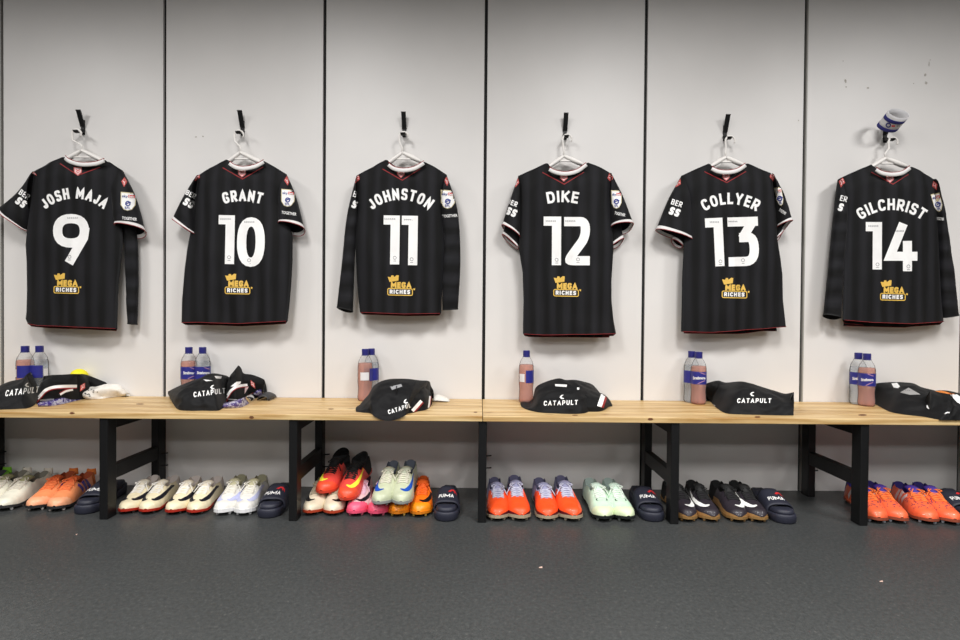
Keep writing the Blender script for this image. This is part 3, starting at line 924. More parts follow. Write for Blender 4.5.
for k, s in enumerate(SH):
    c = P(s['apex'][0], s['apex'][1], YS)
    t = thing('football_shirt', SDESC[s['n']], 'shirt', c, 'numbered shirts on the wall')
    body = shirt_body(t, s['left'], s['right'], s['neck'], s['hem'], 3.1*k + 1.7, back_drop=s['drop'])
    kl, La, Lb, kr, Ra, Rb, tilt = s['sl']
    s1 = sleeve(t, La, Lb, .030 if kl == 'short' else .028, .036 if kl == 'short' else .026, k*2.3+1, kl == 'short', .012, 0.0)
    s2 = sleeve(t, Ra, Rb, .030, .042 if kr == 'short' else .026, k*2.9+4, kr == 'short', tilt, 0.0)
    bv = bvh_of(body, s1, s2)
    bb = bvh_of(body)
    # collar band with its red edge, standing a little proud of the neck
    col_ = D2(); col_.line([poly_at(s['collar'], i/24) for i in range(25)], 3.8, step=1.4)
    V = [P(x, y, YS - .026 - .010*(1-((x-s['crest'][0])/24)**2)) for x, y in col_.v]
    co = mk('collar', V, col_.f, M_wcl, t); solid(co, .004)
    q = MB(); q.tube([P(poly_at(s['collar'], i/24)[0], poly_at(s['collar'], i/24)[1] - 2.2, YS - .027 - .010*(1-((poly_at(s['collar'], i/24)[0]-s['crest'][0])/24)**2)) for i in range(25)], .0019, 5)
    q.make('collar_piping', M_red, co, True)
    d = D2(); d.line(s['vee'], .8); lay('neck_piping', d, bb, M_red, t)
    crest(t, s['crest'][0], s['crest'][1], bb)
    d = D2(); a = s['arc']; d.arc_text(s['name'], a[0], a[1]+a[3], a[2], a[3]*.92, 2.4, a[4]); lay('printed_name', d, bb, M_white, t)
    number(t, s['num'], bb); number_marks(t, s['marks'], bb)
    mega_logo(t, s['mega'][0], s['mega'][1], bb)
    bx, by, an, h, t1, sx, sy, t2 = s['ber']
    d = D2(); d.text(t1, bx, by+h/2, h, .95, an, .95, .16, 1.2, 0, True); d.text(t2, sx, sy+4, 8, 2.3, an, 1.0, .12, 1.2, 0.1, True)
    lay('sleeve_lettering', d, bv, M_white, s1)
    b2 = bvh_of(s2)
    sleeve_badge(s2, *s['badge'][:2], bvh_of(body, s2), *s['badge'][2:])
    d = D2(); d.plain('TOGETHER', s['tog'][0], s['tog'][1], 2.9, s['tog'][3], s['tog'][2]); lay('sleeve_slogan', d, bvh_of(body, s2), M_white, s2)
    for (x, y, an, sx), par in zip(s['dia'], (s1, s2)): diamond(par, x, y, bv, an, sx)
    hanger_and_hook(0, s['apex'], s['hook'], s['bar'], s['aL'], s['aR'], s['n'], s['base'], s['tip'])

# second shirts worn under the outer ones, showing below a sleeve or a hem
def spare(k, label, left, right, neck, hem, sleeves):
    s = SH[k]
    c = P(s['apex'][0], s['apex'][1] + 8, YS + .02)
    t = thing('football_shirt', label, 'shirt', c, 'second shirts on the hangers')
    shirt_body(t, left, right, neck, hem, 20+k, thick=.012, ysh=.026, nu=24, nv=30)
    for (La, Lb, cuff, tilt) in sleeves:
        sleeve(t, La, Lb, .014, .020, 9+k, cuff, tilt, .026)
def inset(tab, d): return [(y, x+d) for y, x in tab]
s = SH[0]
spare(0, 'black long sleeved shirt hanging behind the shirt numbered 9', inset(s['left'], 6), inset(s['right'], -5), s['neck'], [(34,318),(112,320)],
      [([(110,190),(120,235),(122.5,280),(124.6,324)], [(124,178),(133,235),(134.2,280),(133.2,325)], False, 0)])
s = SH[3]
spare(3, 'black short sleeved shirt hanging behind the shirt numbered 12', inset(s['left'], 5), inset(s['right'], -5), s['neck'], [(529,337),(608,337.5)],
      [([(520,180),(511,210),(502.5,233.5)], [(526,212),(522,228),(518.8,248)], True, .01), ([(606,205),(608,225),(612.5,246)], [(610,178),(619,210),(625,238)], True, .02)])
s = SH[4]
spare(4, 'black short sleeved shirt hanging behind the shirt numbered 13', inset(s['left'], 5), inset(s['right'], -6), s['neck'], [(688,333.5),(740,334),(764,331)],
      [([(690,190),(682,215),(674,239)], [(700,212),(694,230),(684,246.5)], True, .012), ([(768,205),(774,225),(779,238)], [(770,180),(780,205),(786,231)], True, .02)])
s = SH[5]
spare(5, 'black shirt with a red edged hem hanging behind the shirt numbered 14', inset(s['left'], 5), inset(s['right'], -6), s['neck'], [(846,326),(905,327.5),(936,325)], [])

# captain's armband over the last hook
c = P(893, 120.5, -0.085)
t = thing('armband', 'blue and white captain armband hung over the hook above the shirt numbered 14', 'armband', c)
M_abw = mat('armband_white', (214, 213, 214), .8); M_abb = mat('armband_blue', (42, 44, 118), .75)
ax_rot = Euler((radians(58), radians(5), 0)).to_matrix()
def abpt(an, h, r=1.0):
    return Vector(c) + ax_rot @ Vector((.046*r*cos(an), .035*r*sin(an), h))
def abring(h0, h1, mt, nm, par, r=1.0):
    V, Fc = [], []
    n = 30
    for j in range(4):
        for k in range(n): V.append(abpt(2*pi*k/n, h0 + (h1-h0)*j/3, r))
    for j in range(3):
        for k in range(n):
            k2 = (k+1) % n
            Fc.append((j*n+k, j*n+k2, (j+1)*n+k2, (j+1)*n+k))
    o = mk(nm, V, Fc, mt, par); solid(o, .002, -1); return o
ab = abring(-.037, .037, M_abw, 'band', t)
abring(.006, .021, M_abb, 'upper_stripe', t, 1.02)
abring(-.037, -.022, M_abb, 'lower_stripe', t, 1.02)
d = D2()
for k in range(5): d.line([(896.6 + 1.9*k, 126.2 - .1*k), (897.8 + 1.9*k, 126.1 - .1*k)], 1.7)
bv = bvh_of(ab); lay('armband_lettering', d, bv, M_grey, t, .002)
d = D2(); d.line([(888.3+2.2*cos(a*pi/5), 125.2+2.0*sin(a*pi/5)) for a in range(10)], 1.2, True); lay('armband_emblem', d, bv, M_abb, t, .002)
d = D2(); d.line([(891.5, 126), (895, 126.2)], 1.6); lay('armband_mark', d, bv, M_rbox, t, .0025)
# ------------------------------------------------------------------ bottles on the bench
M_shell = clear_mat('clear_plastic', (0.95, 0.96, 0.965, 1), 0.06, (0.75, 0.76, 0.77, 1), 0.10)
M_pinkl = clear_mat('pink_drink', (0.95, 0.70, 0.60, 1), 0.05, rgb(206, 138, 120), 0.45)
M_water = clear_mat('still_water', (0.93, 0.95, 0.965, 1), 0.06, (0.7, 0.72, 0.75, 1), 0.12)
M_cap = mat('blue_cap', (36, 36, 112), 0.4)
M_lab = mat('bottle_label', (40, 42, 128), 0.45, var=0.1, vscale=60)
M_labb = mat('bottle_label_back', (222, 220, 222), 0.5)
def bottle(px, base_y, pink, label, text=None, side=False, H=0.236):
    c = G(px, base_y, ZS)
    c.y = min(c.y + .034, -.042)
    c.x = P(px, base_y, c.y).x
    c.z = ZS
    t = thing('water_bottle', label, 'bottle', c, 'bottles along the bench')
    R = .0335; k = H/.236
    prof = [(.020,0),(.030,.002),(R,.010),(R,.022),(R*.955,.040),(R*.93,.062),(R*.985,.080),(R,.088),(R,.150),(R*.98,.165),(R*.86,.183),(R*.60,.200),(.0150,.210),(.0135,.216),(.0135,.224)]
    q = MB(); q.lathe(c, [(r, z*k) for r, z in prof], 28, True, False); body = q.make('body', M_shell, t, True)
    lv = .172
    pl = [(r-.0015, max(z, .002)*k) for r, z in prof if z < lv] + [(R*.92-.0015, lv*k)]
    q = MB(); q.lathe(c, pl, 24); q.make('drink', M_pinkl if pink else M_water, t, True)
    q = MB(); q.lathe(c, [(.0145, .211*k), (.0156, .213*k), (.0156, .2345*k), (.0146, .236*k)], 24); q.make('cap', M_cap, t)
    q = MB(); q.lathe(c, [(.0150, .206*k), (.0162, .207*k), (.0162, .210*k), (.0150, .211*k)], 24); q.make('neck_ring', M_cap, t)
    def arc(a0, a1, z0, z1, r, mt, nm, p):
        V, Fc = [], []; n = 20
        for j in (0, 1):
            for i in range(n+1):
                a = radians(a0 + (a1-a0)*i/n)
                V.append((c.x + r*cos(a), c.y + r*sin(a), c.z + (z0, z1)[j]*k))
        for i in range(n): Fc.append((i, i+1, n+1+i+1, n+1+i))
        return mk(nm, V, Fc, mt, p)
    if not side:
        lb = arc(165, 375, .092, .148, R+.0006, M_lab, 'label', t)
    else:
        lb = arc(side[0], side[1], .092, .148, R+.0006, M_lab, 'label', t)
        arc(side[2], side[3], .096, .132, R+.0009, M_labb, 'label_panel', lb)
    bv = bvh_of(lb)
    if text:
        # brand lettering across the label, seen from the room
        tc_ = Vector((CAM.x - c.x, CAM.y - c.y, 0)).normalized()*R; b0 = c + tc_ + Vector((0, 0, .121*k))
        d = b0 - CAM; fy = d.dot(_f)
        sx = 480 + d.dot(RT)/fy*F_PX; sy = 320 - d.dot(UP)/fy*F_PX
        dd = D2(); dd.plain(text, sx + .6, sy, 3.0, 12.5, 0, .03); lay('label_lettering', dd, bv, M_white, lb, .0008)
        dd = D2(); dd.line([(sx-1, sy+6), (sx+3, sy+4), (sx+6.5, sy+2.8)], .8); dd.line([(sx+1, sy-5.6), (sx+5, sy-4), (sx+7, sy-3.6)], .8)
        lay('label_swirl', dd, bv, mat('label_pale', (170, 130, 160), .5), lb, .0008)
    return t
BS = 'Strathmore'
bottle(25.2, 398.5, True, 'bottle of pink drink standing left of the pair below shirt 9', None, (255, 380, 205, 250))
bottle(39.6, 395.4, False, 'clear water bottle standing right of the pair below shirt 9', None, (215, 330, 335, 372))
bottle(188.8, 399.5, True, 'bottle of pink drink standing left of the pair below shirt 10', BS)
bottle(202.6, 398.6, False, 'clear water bottle standing right of the pair below shirt 10', BS)
bottle(365, 401.8, True, 'bottle of pink drink with white barcode panel, front of the pair below shirt 11', None, (320, 410, 245, 312))
bottle(371.2, 399.6, False, 'clear water bottle hidden behind the pink bottle below shirt 11')
bottle(526, 403.6, True, 'bottle of pink drink standing alone below shirt 12', None, (262, 380, 205, 252))
bottle(698.2, 405, True, 'bottle of pink drink standing in front below shirt 13', BS)
bottle(691, 403, False, 'clear water bottle standing behind the pink one below shirt 13')
bottle(866.2, 407, True, 'bottle of pink drink standing in front below shirt 14', BS)
bottle(857.6, 405.2, False, 'clear water bottle standing left behind the pink one below shirt 14', BS)

# ------------------------------------------------------------------ folded kit on the bench
M_vest = mat('vest_jersey', (9, 9, 11), 0.7, var=0.15, vscale=14, bump=.15, bscale=900, sheen=0.03, spec=.25)
M_kit = mat('kit_jersey', (7, 7, 8), 0.75, var=0.15, vscale=18, sheen=0.03, spec=.25)
M_sock = mat('white_wool', (226, 222, 214), 0.9, var=0.1, vscale=60, bump=.6, bscale=350)
M_film = clear_mat('purple_film', (0.86, 0.85, 0.95, 1), 0.2, rgb(112, 100, 176), 0.6)
_nt = M_film.node_tree
_n = _nt.nodes.new('ShaderNodeTexNoise'); _n.inputs['Scale'].default_value = 42; _n.inputs['Distortion'].default_value = 1.5
_c = _nt.nodes.new('ShaderNodeTexCoord'); _nt.links.new(_c.outputs['Object'], _n.inputs['Vector'])
_r = _nt.nodes.new('ShaderNodeValToRGB'); _e = _r.color_ramp.elements
_e[0].position, _e[0].color = .44, rgb(76, 62, 142); _e[1].position, _e[1].color = .60, rgb(214, 210, 224)
_nt.links.new(_n.outputs['Fac'], _r.inputs['Fac'])
_nt.links.new(_r.outputs['Color'], [q for q in _nt.nodes if q.type == 'BSDF_DIFFUSE'][0].inputs[0])
def heap(name, mt, par, top, bot, depth, seed, wr=.0085, bulge=.5, nu=56, nv=26, ridge=1.0):
    """folded cloth: front edge lying on the bench, top edge farther back, sloping face between, and a back that falls to the bench"""
    V, Fc = [], []
    n = nu+1
    back = 8
    for j in range(nv+1+back):
        for i in range(nu+1):
            u = i/nu
            bx, by = poly_at(bot, u); tx, ty = poly_at(top, u)
            b = G(bx, by, ZS)
            over = b.y < YF+.004
            b.y = YF - .006 if over else min(b.y, -.03)
            e = min(1, min(u, 1-u)*7)**.6
            yt = min(b.y + depth*(.25+.75*e), -.035)
            tp = P(tx, ty, yt)
            tp.z = max(tp.z, ZS + .004)
            b0 = P(bx, by, b.y)
            if not over: b0.z = max(b0.z, ZS+.001)
            if j <= nv:
                v = j/nv
                p = b0.lerp(tp, v)
                h = tp.z - b0.z
                s = sin(pi*v)
                p.y -= s*bulge*.05*e
                p.z += s*h*.16*e
                a = wr*e*smooth01(0, .12, v)*(1-.75*smooth01(.8, 1, v))
                q1 = 1-abs(nz(p.x*16+seed, p.z*22+p.y*10, seed*1.7))*2.2
                q2 = nz(p.x*40+seed, p.y*34, p.z*44)
                w_ = a*(q1*ridge + .5*q2)
                p.y -= w_; p.z += w_*.35
            else:
                v = (j-nv)/back
                g = tp.copy(); g.z = ZS+.001; g.y = min(tp.y + .03 + .02*e, -.008)
                p = tp.lerp(g, v); p.y += .012*sin(pi*v)
                p.y = min(p.y, -.006)
            if p.y > YF - .003: p.z = max(p.z, ZS+.0008)
            V.append(p)
    for j in range(nv+back):
        for i in range(nu):
            Fc.append((j*n+i, j*n+i+1, (j+1)*n+i+1, (j+1)*n+i))
    for i in (0, nu):
        ring_ = [j*n+i for j in range(nv+back+1)]
        Fc.append(tuple(ring_ if i else ring_[::-1]))
    o = mk(name, V, Fc, mt, par)
    o.data.update()
    return o
def heap_thing(kind, label, cat, group, mt, top, bot, depth, seed, **kw):
    c = G((bot[0][0]+bot[-1][0])/2, 404, ZS); c.z = ZS; c.y = -.2
    t = thing(kind, label, cat, c, group)
    return t, heap('cloth' if kind != 'plastic_packet' else 'film', mt, t, top, bot, depth, seed, **kw)
def cat_text(t, bv, x, y, width, h, ang, lx, ly, txt='CATAPULT', shear=.2, lang=0.0):
    if txt:
        d = D2(); d.text(txt, x, y+h/2, h, .88, ang, 1.05, .26, 1.2, shear, True, width); lay('printed_lettering', d, bv, M_white, t)
    d = D2(); ca, sa = cos(lang), sin(lang)
    d.line([(lx+a*ca-b*sa, ly+a*sa+b*ca) for a, b in ((1.6,-2.2), (-.4,-1.2), (-1.3,.2), (-.2,1.3), (2.0,1.5))], 1.6, step=.6, widths=[.5,1.1,1.4,1.4,.8]); lay('printed_emblem', d, bv, M_white, t)
def patch(t, bv, pts, mt=None, name='size_label', lift=.0015):
    d = D2(); d.poly(pts, 1.0); return lay(name, d, bv, mt or M_wcl, t, lift)
def trim(t, bv, pts, ths=(3.4, 1.1), off=2.2):
    d = D2(); q = [poly_at(pts, i/20) for i in range(21)]
    d.line(q, ths[0], step=1.2); lay('white_trim', d, bv, M_white, t, .003)
    d = D2()
    q2 = []
    for i, p in enumerate(q):
        a, b = q[max(i-1,0)], q[min(i+1,20)]
        l = math.hypot(b[0]-a[0], b[1]-a[1]) or 1
        q2.append((p[0]-(b[1]-a[1])/l*off, p[1]+(b[0]-a[0])/l*off))
    d.line(q2, ths[1], step=1.2); lay('red_trim', d, bv, M_red, t, .0036)
VG, KG = 'folded vests on the bench', 'folded shirts under the vests'
def vl(n): return 'folded black vest with white lettering lying on the bench below shirt %d' % n

# below shirt 9
t, o = heap_thing('folded_shirt', 'folded black shirt with curved white and red trim, under the vest below shirt 9', 'shirt', KG, M_kit,
    [(44,376),(52,375),(60,374.6),(78,374),(86,374.6),(97,378.6),(106,382.4)], [(36,404),(44,404.6),(55,404),(70,402),(82,399.4),(94,396),(105,391)], .03, 2.2, wr=.008)
bv = bvh_of(o)
trim(t, bv, [(33.5,403.3),(40,396),(46,390),(54,387.2),(64,386.4),(77,386.2)], (3.0,1.0), 1.9)
trim(t, bv, [(60,394.5),(66,391.2),(73,389.6)], (2.2,.9), -1.4)
patch(t, bv, [(40,399.6),(54,398.6),(54,400.4),(40,401)], M_grey)
diamond(t, 82.5, 387.2, bv, .5, .9)
t, o = heap_thing('training_vest', vl(9), 'vest', VG, M_vest,
    [(-24,399),(-10,390.5),(0,385.5),(11,381.2),(22,378.6),(29,373),(34,371.8),(47,376.4)], [(-24,410),(-8,410),(4,409.6),(12,409.4),(20,409),(27,408.4),(34,405.5),(40,398),(47,389)], .17, 5.1)
bv = bvh_of(o)
cat_text(t, bv, 21.5, 391.4, 33.5, 6.0, -.12, 27, 385, shear=.35)
patch(t, bv, [(30,373.2),(36,373),(43.5,375.6),(40,377),(35,376.2)])
t, o = heap_thing('plastic_packet', 'crumpled clear and purple packet poking out from under the shirt below shirt 9', 'packet', 'packets on the bench', M_film,
    [(40,401.5),(52,400),(64,397),(76,394.6),(83,394.4)], [(38,407),(50,406.4),(62,404.4),(74,401.5),(83,399.2)], .04, 7.7, wr=.004, nu=30, nv=12)
t, o = heap_thing('crumpled_socks', 'crumpled white socks lying on the bench right of the vest below shirt 9', 'socks', None, M_sock,
    [(83,389),(89,386.8),(97,385.4),(107,384),(117,384.2),(123,388),(126,393)], [(82,398.4),(88,399.5),(96,399.2),(104,398.6),(112,397.6),(120,396.8),(126,395.4)], .08, 3.4, wr=.012, nu=50, nv=20)
bv = bvh_of(o); d = D2()
random.seed(9)
for _ in range(16):
    x = random.uniform(84, 96) if random.random() < .75 else random.uniform(96, 122); y = random.uniform(389, 397)
    d.line([(x-.6, y), (x+.5, y+random.uniform(-.4, .4))], .8)
lay('dark_fleck', d, bv, M_blk, t)
c = P(79, 376.8, -.040); r = .0365
t = thing('yellow_ball', 'bright yellow ball peeping out behind the folded kit below shirt 9', 'ball', c)
M_yel = mat('yellow_foam', (242, 228, 28), .6, bump=.2)
q = MB(); q.lathe((c.x, c.y, c.z), [(r*sin(pi*k/16)+.0001, -r*cos(pi*k/16)) for k in range(17)], 28); q.make('shell', M_yel, t, True)

# below shirt 10
t, o = heap_thing('folded_shirt', 'folded black shirt with peaked fold and striped trim, under the vest below shirt 10', 'shirt', KG, M_kit,
    [(230,376),(231.5,374),(233,372),(236,368.5),(238.6,365.6),(241.4,368.4),(244,373.4),(252,374.6),(259,377),(264.4,379.6)], [(226,402.5),(229,402.6),(232,403.2),(238,403.2),(246,400.4),(252,397.6),(258,395),(263,391.6)], .16, 8.3, wr=.008)
bv = bvh_of(o)
trim(t, bv, [(224,402.5),(227.5,395.5),(232,389.6),(238.5,386.2),(247.5,385)], (2.6,.9), 1.7)
patch(t, bv, [(230.5,386.4),(236.5,381.8),(241,381.4),(240.4,383.6),(235,386.6)], M_white)
patch(t, bv, [(245,386.4),(248.6,386.8),(244.6,394)], M_pale); 
d = D2(); d.line([(228,399.2),(237,399.8)], 1.0); lay('grey_stripe', d, bv, M_grey, t)
diamond(t, 253, 384.6, bv, -.5, .7)
t, o = heap_thing('training_vest', vl(10), 'vest', VG, M_vest,
    [(167.8,391.6),(178,386.4),(190,381.6),(199,378.4),(207,374.6),(214,373.4),(222,374.6),(229,377),(234,384)], [(168.6,394),(172,402),(178,409.6),(190,411),(203,410.8),(213,411),(220,410.2),(225,405.6),(229.5,398),(233,391)], .17, 11.9)
bv = bvh_of(o)
cat_text(t, bv, 209.5, 392.6, 32, 5.2, -.13, 212.4, 387.2, shear=.1)
patch(t, bv, [(203,379.2),(213,380.6),(206,381.2)], M_wcl); patch(t, bv, [(214.5,376),(222,376.2),(221,378.8),(216,378.4)], M_wcl, 'care_label')
t, o = heap_thing('plastic_packet', 'crumpled clear and purple packet poking out beside the vest below shirt 10', 'packet', 'packets on the bench', M_film,
    [(224,403),(234,400.6),(244,397.4),(252,393.4),(259,389.4),(262,388.4)], [(222,408.4),(232,408.4),(242,407.2),(250,403),(257,398),(262,394)], .04, 4.7, wr=.005, nu=30, nv=12)
c = P(267, 392.2, -.07)
t = thing('shin_pad', 'dark rounded shin pad lying on the bench right of the vest below shirt 10', 'shin pad', (c.x, c.y, ZS))
V, Fc = [], []
for j in range(9):
    for i in range(13):
        u, v = i/12*2-1, j/8
        V.append((c.x + u*.026, c.y - .045 + v*.09, ZS + .004 + .030*sqrt(max(0, 1-u*u))*(0.25+.75*sin(pi*(.15+.7*v)))))
for j in range(8):
    for i in range(12): Fc.append((j*13+i, j*13+i+1, (j+1)*13+i+1, (j+1)*13+i))
solid(mk('shell', V, Fc, mat('dark_shell', (44, 44, 46), .5), t), .003)

# below shirt 11
t, o = heap_thing('folded_shirt', 'folded black shirt with white and red stripe, under the vest below shirt 11', 'shirt', KG, M_kit,
    [(396,386),(408,384),(420,385),(428,390),(431.6,394)], [(398,414),(410,413.4),(418,411.6),(426,410),(430.6,406.6)], .14, 6.6)
bv = bvh_of(o)
trim(t, bv, [(412.5,411),(417,406),(421.5,400.8)], (3.4,1.4), 2.3)
trim(t, bv, [(428.6,408),(429.4,402),(430,396)], (1.6,.6), 1.2)
t, o = heap_thing('training_vest', 'folded black vest with white lettering hanging just over the bench edge below shirt 11', 'vest', VG, M_vest,
    [(355.6,410.6),(362,402),(369,394),(374,385.6),(385,380),(399,378.6),(411,379.2),(420,380.4),(429,381.2),(431,386),(433.4,390.4)],
    [(356,412),(363,412.8),(370,413.6),(376,417.4),(383,420.4),(391,420.8),(399,418.4),(406,415),(413,410.4),(422,402.4),(432.4,393)], .20, 15.3)
bv = bvh_of(o)
cat_text(t, bv, 401.4, 408.2, 27, 4.4, -.30, 405.6, 401.6, shear=.1, lang=-.3)
patch(t, bv, [(390,386.6),(401,384),(402.4,386.4),(392,390)], M_grey)
c = P(441, 394.6, -.075)
t = thing('white_tape', 'small white rolled bandage lying on the bench right of the vest below shirt 11', 'bandage', (c.x, c.y, ZS))
V, Fc = [], []
for j in range(11):
    for i in range(17):
        u, v = i/16*2-1, j/10
        e = max(0, 1-u*u)**.5
        V.append((c.x + u*.038 + .003*v, c.y + (v-.5)*.07*(0.4+.6*e), ZS + .001 + (.026 - .012*u)*e**.8*sin(pi*(.05+.9*v))**.7))
for j in range(10):
    for i in range(16): Fc.append((j*17+i, j*17+i+1, (j+1)*17+i+1, (j+1)*17+i))
mk('wrap', V, Fc, M_sock, t)

# below shirt 12
t, o = heap_thing('folded_shirt', 'folded black shirt with a broad white and red stripe, under the vest below shirt 12', 'shirt', KG, M_kit,
    [(570,392),(584,388),(596,392),(602,393.6),(607.5,397.4),(611.6,405)], [(572,413),(586,412),(598,411.8),(604,410.4),(609,407),(612.4,406.6)], .13, 9.9)
bv = bvh_of(o)
trim(t, bv, [(599.4,406.6),(601.6,400),(603.4,394.6)], (4.8,2.2), 3.4)
t, o = heap_thing('training_vest', vl(12), 'vest', VG, M_vest,
    [(520.8,404),(526,402.6),(533,399),(535.4,388),(544,382.4),(558,378.4),(566,380),(576,380),(590,383.4),(596,388),(600,393)],
    [(521.4,407),(525,409),(531,411),(541,412.8),(553,413.4),(566,414),(577,414),(586,413),(593,409),(597,403),(600.4,395)], .18, 21.7)
bv = bvh_of(o)
cat_text(t, bv, 560.6, 402.8, 34, 4.8, -.03, 561.8, 397, shear=.1)
patch(t, bv, [(555,384),(567,384.6),(566.6,387),(555.4,386.2)], M_wcl); patch(t, bv, [(577,387.4),(579.4,387.6),(579,389.8),(577.2,389.6)], M_white, 'care_label')
patch(t, bv, [(597,392.6),(599.6,393.6),(598.6,395)], M_white, 'care_label')

# below shirt 13
t, o = heap_thing('training_vest', vl(13), 'vest', VG, M_vest,
    [(703.6,385),(708,382.8),(717.6,380.6),(726,382.4),(740,381.4),(751,383.4),(761,386.6),(774,390.6),(785,393.6),(794,392)],
    [(704.4,389),(707,396),(711,402.4),(717,408.4),(726,413.4),(742,414.6),(758,415),(772,415.4),(784,415.6),(793.6,415.6)], .17, 25.1)
bv = bvh_of(o)
cat_text(t, bv, 754, 400.6, 34, 4.6, .0, 752.2, 394, shear=.1, lang=.2)
d = D2(); d.line([(705.6,399.4),(710,403),(715,405.8)], .9); lay('pale_seam', d, bv, M_wcl, t)

# below shirt 14
t, o = heap_thing('folded_shirt', 'folded black shirt with white stripe lying at the right end below shirt 14', 'shirt', KG, M_kit,
    [(930,391),(945,390.4),(958,393),(975,396),(990,402)], [(930,417),(945,419.6),(960,420),(976,420),(990,419)], .14, 13.1)
bv = bvh_of(o); patch(t, bv, [(950,394.6),(957,394.4),(962,398),(962,405),(957,402)], M_white, 'white_trim')
patch(t, bv, [(930,389.4),(934,388.4),(945,391.4),(955,394),(952,394.6),(938,392)], mat('orange_cloth', (214, 126, 52), .8), 'orange_trim')
t, o = heap_thing('training_vest', vl(14), 'vest', VG, M_vest,
    [(872.6,384),(882,382.6),(897,382),(912,383),(921,387),(931,389.6),(941,392.4),(951,396),(966,402)],
    [(873,403),(880,407),(889,411.6),(898,413.8),(910,415.4),(924,417),(938,419.6),(952,420),(966,419)], .17, 31.3)
bv = bvh_of(o)
cat_text(t, bv, 0, 0, 0, 0, 0, 928.4, 406.4, txt=None, lang=.6)
cat_text(t, bv, 948, 413.4, 5, 3.2, .1, 928.4, 406.4, txt='C', shear=.3) if False else None
d = D2(); d.line([(944.6,413.6),(947.4,412.4),(949.8,412.6)], 1.2); lay('lettering_end', d, bv, M_white, t)
patch(t, bv, [(891.4,383.4),(897,382.8),(900,386.4),(898,388.2),(893.6,387.4)], M_white)
patch(t, bv, [(900,392.4),(908.6,387.6),(920.6,394.4),(910,394.8)], mat('mesh_grey', (150, 148, 146), .8), 'mesh_panel')
# ------------------------------------------------------------------ football boots
BL = 0.285
BW = [(0,.010),(.02,.021),(.06,.0285),(.14,.0325),(.30,.0335),(.45,.037),(.60,.0430),(.74,.0460),(.85,.0420),(.92,.0345),(.97,.022),(1,.006)]
BH = [(0,.082),(.05,.092),(.12,.086),(.22,.076),(.32,.077),(.42,.086),(.50,.088),(.58,.080),(.66,.071),(.75,.063),(.84,.056),(.92,.048),(.97,.038),(1,.022)]
BZ = 0.0165
def boot_pt(s, u, lift=0.0, tall=0.0):
    w_ = interp(s, BW) + lift; h = interp(s, BH) + lift + tall*smooth01(.5, .2, s)
    a = abs(u); sg = 1 if u >= 0 else -1
    q = sin(a*pi/2)
    dx = w_*q**.82; dz = BZ + (h-BZ)*max(cos(a*pi/2), 0)**.72
    if a > .55:
        t = (1-a)/.45
        ox = w_*(1 + .08*sin(pi*t) - .24*t); oz = BZ + (h-BZ)*t
    else:
        t = a/.55
        ox = w_*.70*t**.7; oz = h - .002 - (h-.05)*(1-t**4)*smooth01(.035, .10, s)
    o_ = (1 - smooth01(.36, .50, s))*smooth01(.0, .09, s)
    x = sg*(dx*(1-o_) + ox*o_); z = dz*(1-o_) + oz*o_
    bend = .007*sin(pi*min(max((s-.2)/.8, 0), 1))
    z += .008*smooth01(.82, 1, s)      # toe spring
    y = -BL*s - .010*(z-BZ)/.09*smooth01(.25, 0, s) + .004*smooth01(.25, 0, s)
    return Vector((x + bend, y, z))
def boot_sole(s, u, top):
    w_ = interp(s, [(0,.012),(.03,.026),(.1,.032),(.3,.029),(.45,.031),(.6,.041),(.74,.0455),(.85,.0415),(.92,.034),(.97,.022),(1,.007)]) + .0022
    bend = .007*sin(pi*min(max((s-.2)/.8, 0), 1))
    z = (BZ + .0025 if top else .0085) + .008*smooth01(.82, 1, s)
    return Vector((w_*u + bend, .003 - (BL+.005)*s, z))
class BootLook:
    def __init__(s, **k):
        s.collar = None; s.lining = (60,60,62); s.sole = (30,30,30); s.stud = None; s.lace = (230,228,222); s.tick = None; s.tongue = None
        s.tick2 = None; s.rim = None; s.sock = None; s.bars = None; s.toe = None; s.soleh = 0.0; s.tab = None; s.csplit = None; s.ticksides = (-1, 1); s.rough = .42; s.metal = 0; s.tabtall = 0; s.specks = None
        s.__dict__.update(k)
